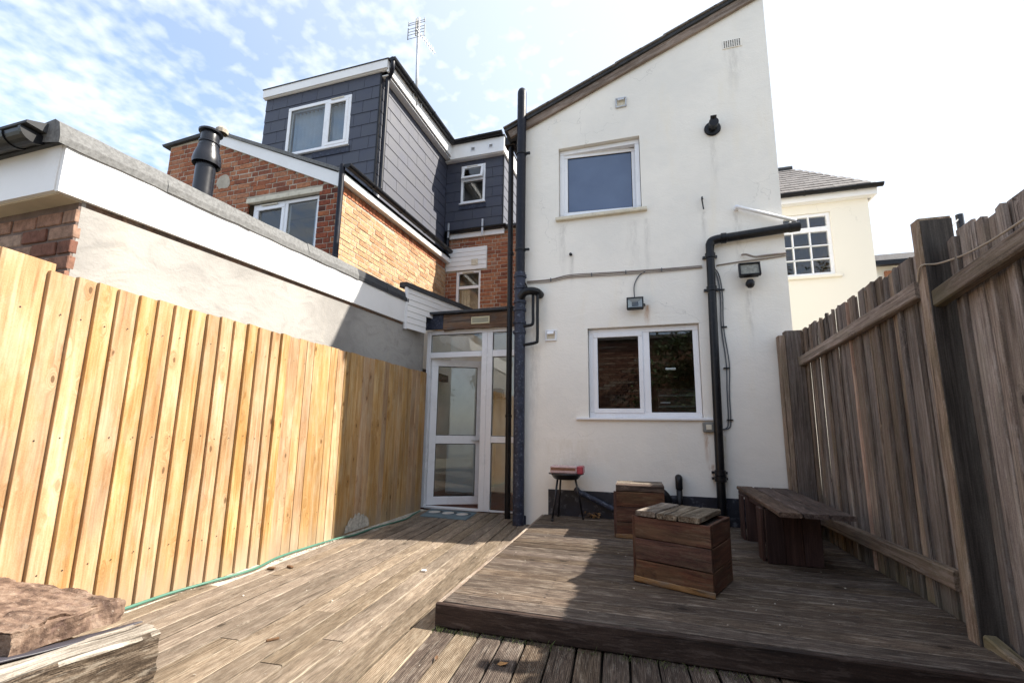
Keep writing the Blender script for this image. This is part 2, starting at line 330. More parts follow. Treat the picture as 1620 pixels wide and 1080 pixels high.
M['gold'] = plain('yellow_led_chip', (.75, .62, .08), .4, var=.05)
M['lens'] = plain('ribbed_lamp_glass', (.20, .20, .17), .25, var=.2, nscale=30)

def slab_mat():
    s = NT('rough_red_sandstone'); v = s.coords()
    n1 = s.noise(v, 9, 8, .7); n2 = s.noise(s.scaled(v, 6, 26, 10), 1.0, 6, .6); n3 = s.noise(v, 90, 3, .6)
    c = s.ramp(s.math('ADD', s.math('MULTIPLY', n1, .5), s.math('MULTIPLY', n2, .5)), [(.40, (.085, .055, .042)), (.5, (.20, .135, .10)), (.62, (.32, .24, .185))])
    c = s.mix(s.math('MULTIPLY', s.mr(n3, .60, .72), .35), c, (.50, .42, .35))
    c = s.mix(s.math('MULTIPLY', s.mr(s.noise(v, 16, 5, .6), .58, .7), .6), c, (.14, .09, .08))
    h = s.math('ADD', n1, s.math('MULTIPLY', n3, .35))
    return s.done(c, .92, s.bump(h, .9, .012), spec=.15)
M['slab'] = slab_mat()

def pane_glass(name, tint=(1, 1, 1), rough=0.0, extra=0.0):
    s = NT(name); s.t.nodes.remove(s.b)
    ge = s.n('ShaderNodeNewGeometry')
    ca = s.math('ABSOLUTE', s.n('ShaderNodeVectorMath', {0: ge.outputs['Incoming'], 1: ge.outputs['Normal']}, operation='DOT_PRODUCT').outputs['Value'])
    f = s.math('ADD', s.math('MULTIPLY', s.math('POWER', s.math('SUBTRACT', 1.0, ca), 5.0), .95), .05 + extra, True)
    tr = s.n('ShaderNodeBsdfTransparent', {'Color': (*tint, 1)})
    gl = s.n('ShaderNodeBsdfGlossy', {'Color': (1, 1, 1, 1), 'Roughness': rough})
    mx = s.n('ShaderNodeMixShader', {0: f, 1: tr.outputs[0], 2: gl.outputs[0]})
    s.t.links.new(mx.outputs[0], s.out.inputs[0]); return s.m
M['glass'] = pane_glass('window_glass', (.86, .88, .87))
M['glass_door'] = pane_glass('door_glass', (.90, .93, .93))
def frosted():
    s = NT('obscured_glass'); v = s.coords(False)
    n1 = s.noise(v, 45, 3, .5); n2 = s.noise(v, 2.2, 3, .5)
    c = s.ramp(n2, [(.3, (.042, .074, .155)), (.7, (.068, .108, .20))])  # blue of the mirrored sky put into the pane's own colour
    return s.done(c, .16, s.bump(n1, .10, .004), spec=.9)
M['frost'] = frosted()

# ------------------------------------------------------------------ building helpers
W = {}
def mesh(name, vs, fs, smooth=False):
    me = bpy.data.meshes.new(name); me.from_pydata([tuple(v) for v in vs], [], fs); me.update()
    if smooth:
        me.polygons.foreach_set('use_smooth', [True] * len(me.polygons))
    return me
def link(name, me, mat=None, parent=None, mtx=None, label=None, cat=None, group=None, kind=None):
    o = bpy.data.objects.new(name, me); col.objects.link(o)
    mtx = mtx or Matrix.Identity(4); W[o] = mtx
    if parent is not None:
        o.parent = parent; o.matrix_basis = W[parent].inverted() @ mtx
    else: o.matrix_basis = mtx
    if mat is not None and me is not None and not me.materials: me.materials.append(M[mat] if isinstance(mat, str) else mat)
    for k, v in (('label', label), ('category', cat), ('group', group), ('kind', kind)):
        if v: o[k] = v
    return o
def thing(name, loc, label, cat, group=None, rz=0.0):
    return link(name, None, None, None, Matrix.Translation(loc) @ Matrix.Rotation(rz, 4, 'Z'), label, cat, group)
def struct(name, me, mat): return link(name, me, mat, kind='structure')

class MB:
    def __init__(s): s.v = []; s.f = []
    def add(s, vs, fs):
        b = len(s.v); s.v += [Vector(v) for v in vs]; s.f += [[i + b for i in f] for f in fs]; return s
    def box(s, x0, y0, z0, x1, y1, z1):
        return s.add([(x0, y0, z0), (x1, y0, z0), (x1, y1, z0), (x0, y1, z0), (x0, y0, z1), (x1, y0, z1), (x1, y1, z1), (x0, y1, z1)],
                     [(0, 3, 2, 1), (4, 5, 6, 7), (0, 1, 5, 4), (1, 2, 6, 5), (2, 3, 7, 6), (3, 0, 4, 7)])
    def cbox(s, x0, y0, z0, x1, y1, z1, c=.004):      # box with all edges chamfered
        bm = bmesh.new(); t = MB().box(x0, y0, z0, x1, y1, z1)
        vs = [bm.verts.new(v) for v in t.v]
        for f in t.f: bm.faces.new([vs[i] for i in f])
        bmesh.ops.bevel(bm, geom=list(bm.edges), offset=c, segments=1, affect='EDGES')
        bm.verts.index_update(); s.add([v.co.copy() for v in bm.verts], [[v.index for v in f.verts] for f in bm.faces]); bm.free(); return s
    def hexa(s, b, t):      # four bottom and four top corners, both anticlockwise from above
        return s.add(list(b) + list(t), [(0, 3, 2, 1), (4, 5, 6, 7), (0, 1, 5, 4), (1, 2, 6, 5), (2, 3, 7, 6), (3, 0, 4, 7)])
    def prism(s, pts, d):      # planar outline swept by vector d
        n = len(pts); d = Vector(d); p = [Vector(q) for q in pts]
        return s.add(p + [q + d for q in p], [list(range(n))[::-1], list(range(n, 2 * n))] + [(i, (i + 1) % n, n + (i + 1) % n, n + i) for i in range(n)])
    def tube(s, path, r, n=10, caps=True):
        P = [Vector(p) for p in path]; rs = r if isinstance(r, (list, tuple)) else [r] * len(P)
        rings = []; up = None
        for i, p in enumerate(P):
            t = (P[min(i + 1, len(P) - 1)] - P[max(i - 1, 0)]).normalized()
            if up is None:
                up = Vector((0, 0, 1)) if abs(t.z) < .9 else Vector((1, 0, 0))
            a = up - t * up.dot(t); a.normalize(); b = t.cross(a); up = a
            rings.append([p + (a * math.cos(k * 2 * math.pi / n) + b * math.sin(k * 2 * math.pi / n)) * rs[i] for k in range(n)])
        vs = [v for ring in rings for v in ring]; fs = []
        for i in range(len(P) - 1):
            for k in range(n):
                fs.append((i * n + k, i * n + (k + 1) % n, (i + 1) * n + (k + 1) % n, (i + 1) * n + k))
        if caps: fs += [list(range(n))[::-1], [(len(P) - 1) * n + k for k in range(n)]]
        return s.add(vs, fs)
    def lathe(s, prof, c=(0, 0, 0), n=20):
        c = Vector(c); vs = []; fs = []; m = len(prof)
        for k in range(n):
            a = k * 2 * math.pi / n
            vs += [c + Vector((r * math.cos(a), r * math.sin(a), z)) for r, z in prof]
        for k in range(n):
            for j in range(m - 1):
                a, b = k * m + j, ((k + 1) % n) * m + j
                fs.append((a, b, b + 1, a + 1))
        return s.add(vs, fs)
    def xf(s, m):
        s.v = [m @ v for v in s.v]; return s
    def me(s, name, smooth=False): return mesh(name, s.v, s.f, smooth)
    def put(s, name, mat, parent=None, mtx=None, smooth=False, **k): return link(name, s.me(name, smooth), mat, parent, mtx, **k)

def smooth_by_angle(o, ang=40):
    me = o.data
    me.polygons.foreach_set('use_smooth', [True] * len(me.polygons))
    bm = bmesh.new(); bm.from_mesh(me)
    for e in bm.edges:
        if len(e.link_faces) == 2 and e.calc_face_angle(0) > rad(ang): e.smooth = False
    bm.to_mesh(me); bm.free(); return o
def curve_pts(pts, n=6):      # Catmull-Rom
    P = [Vector(p) for p in pts]; out = []
    for i in range(len(P) - 1):
        a, b, c, d = P[max(i - 1, 0)], P[i], P[i + 1], P[min(i + 2, len(P) - 1)]
        for k in range(n):
            t = k / n
            out.append(.5 * ((2 * b) + (c - a) * t + (2 * a - 5 * b + 4 * c - d) * t * t + (3 * b - a - 3 * c + d) * t ** 3))
    out.append(P[-1]); return out
def frame(o, x, y):      # matrix with local X along x, local Y along y
    x = Vector(x).normalized(); y = Vector(y); y = (y - x * y.dot(x)).normalized(); z = x.cross(y)
    m = Matrix((x, y, z)).transposed().to_4x4(); m.translation = o; return m

def board(L, Wd, T, ch=.004, segs=3, bow=.0, jit=.002, wedge=None, tip=0.0, seed=None):
    """plank lying along local X, width along Y, thickness along Z; wedge = (thin edge) thickness at +Y; tip cuts the corners of the far end"""
    r = R
    t0 = T; t1 = T if wedge is None else wedge
    hw = Wd / 2; vs = []; fs = []
    b1, b2 = r.uniform(-bow, bow), r.uniform(-bow, bow)
    for i in range(segs + 1):
        u = i / segs; x = L * u; oy = b1 * math.sin(math.pi * u); oz = b2 * math.sin(math.pi * u)
        j = [r.uniform(-jit, jit) for _ in range(4)]
        sec = [(-hw + ch, 0), (hw - ch, 0), (hw, min(ch, t1 * .4)), (hw, t1 - min(ch, t1 * .4)), (hw - ch, t1), (-hw + ch, t0), (-hw, t0 - ch), (-hw, ch)]
        for k, (y, z) in enumerate(sec):
            xx = x
            if i == segs and tip: xx = x - tip * (abs(y) / hw) ** 1.5 + j[0]
            elif i in (0, segs): xx = x + j[0] * .5
            vs.append((xx, y + oy + (j[1] if y > 0 else j[2]), z + oz))
    for i in range(segs):
        for k in range(8):
            a = i * 8 + k; b = i * 8 + (k + 1) % 8
            fs.append((a, b, b + 8, a + 8))
    fs.append(list(range(8))[::-1]); fs.append([segs * 8 + k for k in range(8)])
    fs = [f[::-1] for f in fs]
    return mesh('board', vs, [f[::-1] for f in fs])

def ring(mb, x0, z0, x1, z1, w, y0, y1, wb=None):      # rectangular frame facing -Y
    wb = w if wb is None else wb
    c = .004
    mb.cbox(x0, y0, z0, x1, y1, z0 + wb, c); mb.cbox(x0, y0, z1 - w, x1, y1, z1, c)
    mb.cbox(x0, y0 + .001, z0 + wb + .0005, x0 + w, y1 - .001, z1 - w - .0005, c); mb.cbox(x1 - w, y0 + .001, z0 + wb + .0005, x1, y1 - .001, z1 - w - .0005, c)

def window(parent, x0, z0, x1, z1, y, fw=.055, bars=(), lights=(), sill=None, glass='glass', mat='upvc', name='window', depth=.07):
    """lights: (x0,z0,x1,z1,kind) kind 'sash' or 'fixed'"""
    mb = MB(); ring(mb, x0, z0, x1, z1, fw, y, y + depth)
    for b in bars: mb.cbox(b[0], y + .001, b[1], b[2], y + depth - .001, b[3], .003)
    w = mb.put(name, mat, parent)
    for (a, b, c, d, k) in lights:
        if k == 'sash':
            sb = MB(); ring(sb, a, b, c, d, .048, y - .012, y + depth * .7); sb.put('sash', mat, w)
            g = MB(); ring(g, a + .046, b + .046, c - .046, d - .046, .006, y + .008, y + .02); g.put('gasket', 'black', w)
            MB().box(a + .045, y + .018, b + .045, c - .045, y + .026, d - .045).put('pane', glass, w)
        else:
            g = MB(); ring(g, a - .002, b - .002, c + .002, d + .002, .007, y + .014, y + .022); g.put('gasket', 'black', w)
            MB().box(a - .004, y + .020, b - .004, c + .004, y + .028, d + .004).put('pane', glass, w)
    if sill:
        MB().cbox(*sill, .005).put('sill', 'upvc', w)
    return w

# brick meshes shared by all bricks: local X length (unit 1 = full length), built at real size
def brick_mesh(L, H, D, k):
    rr = random.Random(k); mb = MB().cbox(-L / 2, -D, -H / 2, L / 2, .006 + rr.uniform(-.002, .003), H / 2, .004)
    for v in mb.v:
        v.x += rr.uniform(-.0025, .0025); v.z += rr.uniform(-.002, .002)
    return mb.me('brick')
BM = {}
def brick_wall(parent, M0, inside, u0, u1, v0, v1, course, L, mats, budget, depth=.03, joint=.010, bond='flemish', stuff_mat=None, choose=None, soldier=None):
    """bricks on the plane M0 (local X along wall, local Y out of the wall, local Z up); returns bricks placed as objects"""
    H = course - joint; half = (L - joint) / 2; n = 0; rest = MB()
    row = 0; v = v0 + course / 2
    while v < v1:
        u = u0 - (0 if row % 2 else L * .75 if bond == 'flemish' else L / 2); k = row % 2
        while u < u1:
            ln = L if (bond == 'stretcher' or k % 2 == 0) else half
            a, b = u, u + ln; k += 1; u += ln + joint
            # clip against the region, sampled along the brick
            s = [a + (b - a) * (i + .5) / 10 for i in range(10)]
            ok = [inside(x, v) for x in s]
            if not any(ok): continue
            i0 = ok.index(True); i1 = i0
            while i1 < 10 and ok[i1]: i1 += 1
            aa = a + (b - a) * i0 / 10; bb = a + (b - a) * i1 / 10
            if bb - aa < .02: continue
            m = M0 @ Matrix.Translation(((aa + bb) / 2 + R.uniform(-.002, .002), R.uniform(-.004, .003), v + R.uniform(-.0015, .0015))) @ Matrix.Rotation(R.uniform(-.008, .008), 4, 'Y')
            mk = mats((aa + bb) / 2, v)
            key = (round(ln, 3), course, R.randrange(3), mk)
            if key not in BM:
                BM[key] = brick_mesh(ln, H, depth, hash(key[:3]) % 999); BM[key].materials.append(M[mk])
            sx = (bb - aa) / ln
            if n < budget:
                link('brick', BM[key], None, parent, m @ Matrix.Diagonal((sx, 1, 1, 1))); n += 1
            else:
                t = MB().cbox(-(bb - aa) / 2, -depth, -H / 2, (bb - aa) / 2, .006, H / 2, .004); t.xf(m); rest.add(t.v, t.f)
        v += course; row += 1
    if rest.v: rest.put('brickwork', stuff_mat, parent, kind='stuff')
    return n

D = 5.223
# ------------------------------------------------------------------ ground
g = MB().add([(-60, -40, -.16), (60, -40, -.16), (60, 90, -.16), (-60, 90, -.16)], [(0, 1, 2, 3)])
struct('ground', g.me('ground'), 'ground')

# ------------------------------------------------------------------ lower deck: boards run away from the camera, turned slightly left
deck = link('lower_deck', None, kind='structure', mtx=Matrix.Translation((-1, 2, 0)))
ddir = Vector((-.070, 1, 0)).normalized(); dper = Vector((1, .070, 0)).normalized()
BW = .127
for i in range(-26, 20):
    c0 = Vector((0, 0, -.026)) + dper * (i * BW - .02)
    def y_at(x):      # where the centre line reaches a given x
        return (c0.x - x) / .070 + c0.y
    ylo, yhi = .05, 5.76
    yhi = min(yhi, y_at(-2.87))
    if c0.x - .07 * 2.45 > -1.02: yhi = min(yhi, 2.62)
    if yhi < .6: continue
    cuts = [ylo]
    first = R.uniform(1.3, 3.9)
    if yhi - first > 1.0 and R.random() < .55: cuts.append(first)
    cuts.append(yhi)
    for a, b in zip(cuts, cuts[1:]):
        p = c0 + ddir * ((a - c0.y) / ddir.y)
        L = (b - a) / ddir.y - .004
        me = board(L, BW - R.choice([.007, .009, .010, .013]), .026, .004, 4, .0015, .0012)
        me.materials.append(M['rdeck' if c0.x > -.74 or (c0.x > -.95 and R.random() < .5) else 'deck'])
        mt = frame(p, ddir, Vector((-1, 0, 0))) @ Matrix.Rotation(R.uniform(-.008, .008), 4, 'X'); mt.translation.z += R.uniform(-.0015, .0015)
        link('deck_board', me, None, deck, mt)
# joists and shadowed void under the boards
MB().box(-2.95, .0, -.12, 1.5, 5.78, -.045).put('deck_base', 'soil', deck)

# ------------------------------------------------------------------ raised deck
rd = link('raised_deck', None, kind='structure', mtx=Matrix.Translation((.2, 3.8, .125)))
ZR = .125; y = 2.437; k = 0
while y < 5.2:
    w = .131; gp_ = R.choice([.006, .007, .009, .011, .016])
    xl = -1.118 - .055 * (y - 2.4) / 2.8
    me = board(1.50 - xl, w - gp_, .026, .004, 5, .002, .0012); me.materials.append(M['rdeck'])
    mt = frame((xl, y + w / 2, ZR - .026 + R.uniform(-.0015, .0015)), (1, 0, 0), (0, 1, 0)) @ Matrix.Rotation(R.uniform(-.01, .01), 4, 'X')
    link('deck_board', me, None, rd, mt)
    y += w
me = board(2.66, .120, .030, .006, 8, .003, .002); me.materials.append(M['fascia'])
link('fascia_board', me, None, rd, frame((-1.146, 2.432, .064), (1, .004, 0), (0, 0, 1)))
me = board(2.80, .118, .026, .005, 8, .003, .002); me.materials.append(M['edge'])
link('edge_board', me, None, rd, frame((-1.124, 2.412, .064), (-.0195, 1, 0), (0, 0, -1)))
MB().hexa([(-1.10, 2.45, -.02), (1.49, 2.45, -.02), (1.49, 5.21, -.02), (-1.15, 5.21, -.02)], [(-1.10, 2.45, .09), (1.49, 2.45, .09), (1.49, 5.21, .09), (-1.15, 5.21, .09)]).put('joists', 'soil', rd)

sr = MB()
for j in range(7):
    x = -1.0 + j * .40; y = 2.437
    while y < 5.1:
        for o_ in (.03, .10): sr.add([(x + R.uniform(-.006, .006) + .0045 * math.cos(k * math.pi / 3), y + o_ + .0045 * math.sin(k * math.pi / 3), ZR + .0022) for k in range(6)], [tuple(range(6))])
        y += .131
sr.put('screw_heads', 'iron', rd, kind='stuff')
# ------------------------------------------------------------------ white rendered house
wh = thing('rendered_house', (0, D, 0), 'tall cream rendered house with one sloping roofline and two white windows', 'house')
XL, XR_ = -1.555, 1.47
def roof_z(x): return 5.02 + (x + 1.56) * .413
holes = [(-1.0, 3.70, .005, 4.66), (-.66, 1.215, .565, 2.265)]
xs = sorted({XL, XR_, *[h[0] for h in holes], *[h[2] for h in holes]})
fw_ = MB()
for a, b in zip(xs, xs[1:]):
    cuts = sorted([(h[1], h[3]) for h in holes if h[0] <= a + 1e-6 and h[2] >= b - 1e-6])
    z = -.15; segs = []
    for c, d in cuts: segs.append((z, c, c)); z = d
    for s0, s1, s2 in segs + [(z, roof_z(a), roof_z(b))]:
        fw_.add([(a, D, s0), (b, D, s0), (b, D, s2), (a, D, s1)], [(0, 1, 2, 3)])
for (a, b, c, d) in holes:
    y2 = D + .13
    fw_.add([(a, D, b), (a, y2, b), (a, y2, d), (a, D, d)], [(0, 1, 2, 3)]); fw_.add([(c, D, b), (c, y2, b), (c, y2, d), (c, D, d)], [(3, 2, 1, 0)])
    fw_.add([(a, D, d), (a, y2, d), (c, y2, d), (c, D, d)], [(0, 1, 2, 3)]); fw_.add([(a, D, b), (a, y2, b), (c, y2, b), (c, D, b)], [(3, 2, 1, 0)])
fw_.put('facade', 'cream', wh)
YB = 7.83
s_ = MB()
s_.add([(XL, D, -.15), (XL, YB, -.15), (XL, YB, roof_z(XL)), (XL, D, roof_z(XL))], [(0, 1, 2, 3)])
s_.add([(XR_, D, -.15), (XR_, YB + 4, -.15), (XR_, YB + 4, roof_z(XR_)), (XR_, D, roof_z(XR_))], [(3, 2, 1, 0)])
s_.add([(XL, YB + .0, -.15), (XR_, YB + .0, -.15), (XR_, YB, roof_z(XR_)), (XL, YB, roof_z(XL))], [(3, 2, 1, 0)])
s_.put('side_wall', 'cream', wh)
# roof slab of the monopitch with overhang, timber verge board below it
def sl(x, dz=0): return roof_z(x) + dz
rf = MB().hexa([(-1.72, D - .07, sl(-1.72, .045)), (1.50, D - .07, sl(1.50, .045)), (1.50, YB, sl(1.50, .045)), (-1.72, YB, sl(-1.72, .045))],
               [(-1.72, D - .07, sl(-1.72, .085)), (1.50, D - .07, sl(1.50, .085)), (1.50, YB, sl(1.50, .085)), (-1.72, YB, sl(-1.72, .085))])
rf.put('roof', 'leadfelt', wh)
n_ = 11
for i in range(n_):      # slate edges along the verge
    xa = -1.73 + 3.24 * i / n_; xb = -1.73 + 3.24 * (i + 1) / n_ + .03
    j = R.uniform(-.004, .006)
    MB().hexa([(xa, D - .095, sl(xa, .09 + j)), (xb, D - .095, sl(xb, .086 + j)), (xb, D + .25, sl(xb, .086 + j)), (xa, D + .25, sl(xa, .09 + j))],
              [(xa, D - .095, sl(xa, .104 + j)), (xb, D - .095, sl(xb, .100 + j)), (xb, D + .25, sl(xb, .100 + j)), (xa, D + .25, sl(xa, .104 + j))]).put('slate', 'slate', wh)
vb = MB().hexa([(-1.66, D - .045, sl(-1.66, -.065)), (1.475, D - .045, sl(1.475, -.065)), (1.475, D - .001, sl(1.475, -.065)), (-1.66, D - .001, sl(-1.66, -.065))],
               [(-1.66, D - .045, sl(-1.66, .043)), (1.475, D - .045, sl(1.475, .043)), (1.475, D - .001, sl(1.475, .043)), (-1.66, D - .001, sl(-1.66, .043))])
link('verge_board', board(3.40, .105, .042, .004, 8, .002, .003), 'verge', wh, frame((-1.66, D - .002, sl(-1.66, -.012)), (1, 0, .413), (0, 0, 1)))
# plinth
pl = MB().box(-1.13, D - .014, -.05, XR_ - .01, D - .0005, .405); pl.put('plinth', 'plinth', wh)
# rooms
def room(parent, x0, z0, x1, z1, y0, y1, mat):
    r_ = MB().add([(x0, y0, z0), (x1, y0, z0), (x1, y1, z0), (x0, y1, z0), (x0, y0, z1), (x1, y0, z1), (x1, y1, z1), (x0, y1, z1)],
                  [(0, 1, 2, 3), (7, 6, 5, 4), (2, 6, 7, 3), (1, 5, 6, 2), (0, 3, 7, 4)])
    return r_.put('room', mat, parent)
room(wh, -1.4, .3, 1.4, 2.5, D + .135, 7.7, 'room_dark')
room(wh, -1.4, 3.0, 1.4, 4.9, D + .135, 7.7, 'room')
# lower window
lw = window(wh, -.655, 1.22, .56, 2.26, D + .06, .06, bars=[(-.045, 1.28, .035, 2.20)],
            lights=[(-.600, 1.275, -.040, 2.205, 'sash'), (.035, 1.28, .50, 2.20, 'fixed')], sill=(-.80, D - .035, 1.192, .655, D + .07, 1.219))
su = thing('shelf_unit', (.35, 6.1, .9), 'dark shelf unit with pale edges seen through the right pane of the lower window', 'shelf unit')
MB().box(.12, 6.1, .35, .85, 6.5, 1.62).put('carcass', 'bench', su)
for z in (1.10, 1.24, 1.38, 1.52): MB().box(.13, 6.08, z, .84, 6.098, z + .022).put('shelf_edge', 'grey_plastic', su)
MB().box(.15, 6.085, 1.43, .27, 6.0975, 1.45).put('handle', 'upvc', su)
# upper window: obscured sash swung slightly inwards on its left edge
uw = MB(); ring(uw, -.995, 3.705, .0, 4.655, .055, D + .06, D + .13)
uw = uw.put('window', 'upvc', wh)
sm = Matrix.Translation((-.945, D + .075, 0)) @ Matrix.Rotation(rad(4.2), 4, 'Z')
sb = MB(); ring(sb, 0, 3.755, .90, 4.605, .05, 0, .05); sb.xf(sm).put('sash', 'upvc', uw)
sb = MB(); ring(sb, .048, 3.803, .852, 4.557, .008, .006, .02); sb.xf(sm).put('gasket', 'black', uw)
MB().box(.046, .018, 3.80, .854, .026, 4.56).xf(sm).put('pane', 'frost', uw)
MB().cbox(-1.035, D - .05, 3.655, .065, D + .12, 3.70, .006).put('sill', 'cream_paint', uw)
MB().cbox(.20, D + .10, 1.76, .31, D + .12, 1.785, .003).put('window_handle', 'upvc', lw)
# perforated air brick
ab = MB(); ab.cbox(1.00, D - .010, 5.60, 1.21, D + .02, 5.71, .003); ab = ab.put('air_brick', 'cream', wh)
hb = MB()
for i in range(8):
    for j in range(5):
        hb.box(1.015 + i * .0235, D - .0125, 5.613 + j * .0185, 1.026 + i * .0235, D - .009, 5.624 + j * .0185)
hb.put('air_hole', 'black', ab)

def vent_cover(x, z, w, label, metal=False):
    v = thing('extractor_vent', (x, D, z), label, 'vent cover', 'wall vent covers on the rendered house')
    f = MB(); ring(f, x - w / 2, z - w / 2, x + w / 2, z + w / 2, w * .14, D - .022, D - .0005); f.put('surround', 'galv' if metal else 'upvc', v)
    MB().box(x - w * .38, D - .008, z - w * .38, x + w * .38, D - .002, z + w * .38).put('backplate', 'cream_paint', v)
    h = MB()      # half-round hood
    n = 8
    for i in range(n):
        a0 = math.pi * .5 * i / n; a1 = math.pi * .5 * (i + 1) / n; rr = w * .30
        h.add([(x - rr, D - .008 - rr * math.sin(a0), z + .01 + rr * math.cos(a0)), (x + rr, D - .008 - rr * math.sin(a0), z + .01 + rr * math.cos(a0)),
               (x + rr, D - .008 - rr * math.sin(a1), z + .01 + rr * math.cos(a1)), (x - rr, D - .008 - rr * math.sin(a1), z + .01 + rr * math.cos(a1))], [(0, 1, 2, 3)])
    h.put('hood', 'galv' if metal else 'upvc', v)
    d = MB().lathe([(0.001, -.003), (w * .24, -.003), (w * .24, 0)], (0, 0, 0), 16); d.xf(Matrix.Translation((x, D - .009, z - .01)) @ Matrix.Rotation(rad(90), 4, 'X')).put('duct_mouth', 'black', v)
vent_cover(-.20, 5.15, .135, 'small metal vent cover high on the cream wall above the upper window', True)
vent_cover(-1.10, 2.20, .135, 'small white vent cover on the cream wall between soil pipe and lower window')
# round boiler flue terminal
fl = thing('flue_terminal', (.83, D, 4.58), 'round black boiler flue outlet high on the cream wall', 'flue')
rx = Matrix.Translation((.83, D, 4.58)) @ Matrix.Rotation(rad(90), 4, 'X')
smooth_by_angle(MB().lathe([(.0, .012), (.092, .012), (.085, .028), (.05, .035), (.048, .11), (.052, .112), (.052, .14), (.02, .145), (0, .145)], n=24).xf(rx).put('collar', 'black', fl))
smooth_by_angle(MB().tube([(.83, D - .08, 4.61), (.83, D - .12, 4.635), (.83, D - .14, 4.66)], .034, 14).put('deflector', 'black', fl))
# hook and stub on the wall
hk = MB().tube(curve_pts([(.68, D, 3.72), (.67, D - .05, 3.72), (.665, D - .055, 3.70), (.675, D - .035, 3.63), (.68, D - .03, 3.58)], 4), .008, 8)
hk.put('wall_hook', 'iron', label='small black iron hook on cream wall left of the white overflow pipe', cat='hook', smooth=True)
MB().tube([(-.85, D + .03, 3.21), (-.85, D - .035, 3.20)], .018, 12).put('pipe_stub', 'iron', label='short dark pipe stub poking out below the upper window', cat='pipe stub', smooth=True)
# overflow pipe
op = thing('overflow_pipe', (1.02, D, 3.55), 'thin white overflow pipe sloping down to the right corner of the cream house', 'pipe')
MB().tube([(1.02, D + .01, 3.545), (1.02, D - .055, 3.55)], .026, 12).put('elbow', 'upvc', op, smooth=True)
MB().tube([(1.01, D - .058, 3.555), (1.06, D - .06, 3.53), (1.575, D - .075, 3.30)], .018, 12).put('tube', 'upvc', op, smooth=True)

# floodlights
f1 = thing('floodlight', (-.105, D, 2.5), 'flat black LED floodlight with silver reflector above the lower window', 'floodlight', 'floodlights on the rendered house')
t_ = Matrix.Translation((-.105, D - .09, 2.505)) @ Matrix.Rotation(rad(-8), 4, 'X')
fb = MB(); ring(fb, -.093, -.07, .093, .07, .016, -.03, .01); fb.xf(t_).put('housing', 'black', f1)
rf_ = MB().add([(-.078, -.02, -.055), (.078, -.02, -.055), (.078, -.02, .055), (-.078, -.02, .055), (-.025, .02, -.02), (.025, .02, -.02), (.025, .02, .02), (-.025, .02, .02)],
               [(0, 1, 5, 4), (1, 2, 6, 5), (2, 3, 7, 6), (3, 0, 4, 7)]).xf(t_); rf_.put('reflector', 'galv', f1)
MB().box(-.02, .012, -.016, .02, .019, .018).xf(t_).put('led_chip', 'gold', f1)
MB().box(-.088, .011, -.065, .088, .035, .065).xf(t_).put('heat_sink', 'black', f1)
MB().box(-.079, -.027, -.056, .079, -.024, .056).xf(t_).put('cover_glass', 'glass', f1)
MB().tube([(-.02, D - .06, 2.50), (.0, D - .06, 2.5), (.0, D, 2.5)], .008, 6).put('bracket', 'iron', f1)
f2 = thing('security_floodlight', (1.09, D, 2.78), 'dark floodlight with motion sensor below it near the right corner of the cream house', 'floodlight', 'floodlights on the rendered house')
t_ = Matrix.Translation((1.085, D - .11, 2.79)) @ Matrix.Rotation(rad(-10), 4, 'X')
fb = MB(); ring(fb, -.105, -.075, .105, .075, .017, -.03, .02); fb.xf(t_).put('housing', 'black', f2)
MB().box(-.09, -.012, -.06, .09, -.004, .06).xf(t_).put('lens', 'lens', f2)
MB().cbox(-.10, .021, -.07, .10, .06, .07, .015).xf(t_).put('lamp_back', 'black', f2)
MB().tube([(1.085, D, 2.66), (1.085, D - .09, 2.66)], .028, 12).put('arm', 'black', f2, smooth=True)
smooth_by_angle(MB().lathe([(0, -.045), (.025, -.04), (.042, -.015), (.045, .015), (.03, .045), (0, .05)], (1.085, D - .10, 2.635), 16).put('motion_sensor', 'black', f2))

# soil stack
sp = thing('soil_pipe', (-1.48, 5.14, 0), 'thick dark soil pipe rising past the roof edge left of the cream house', 'pipe')
smooth_by_angle(MB().tube([(-1.475, 5.14, 2.98), (-1.475, 5.14, 5.50)], .060, 18).put('upper_pipe', 'darkpipe', sp))
smooth_by_angle(MB().tube([(-1.462, 5.14, .0), (-1.470, 5.14, 2.22)], .066, 18).put('lower_pipe', 'castiron', sp))
smooth_by_angle(MB().tube([(-1.470, 5.14, 2.2), (-1.475, 5.14, 3.0)], .068, 18).put('branch_section', 'castiron', sp))
for z in (2.24, 2.36, 2.52, 2.62, 2.80, 2.95):
    smooth_by_angle(MB().lathe([(.066, -.02), (.080, -.016), (.080, .016), (.066, .02)], (-1.473, 5.14, z), 18).put('collar', 'castiron', sp))
for z in (3.30, 4.62):
    smooth_by_angle(MB().lathe([(.060, -.016), (.069, -.013), (.069, .013), (.060, .016)], (-1.475, 5.14, z), 18).put('bracket', 'black', sp))
    MB().box(-1.42, 5.13, z - .012, -1.36, 5.16, z + .012).put('bracket_lug', 'black', sp)
smooth_by_angle(MB().lathe([(.060, 5.50), (.058, 5.53), (.045, 5.56), (.03, 5.575), (0, 5.58)], (-1.475, 5.14, 0), 18).put('cap', 'darkpipe', sp))
MB().cbox(-1.535, 5.20, -.02, -1.39, D - .002, .10, .01).put('base_block', 'castiron', sp)
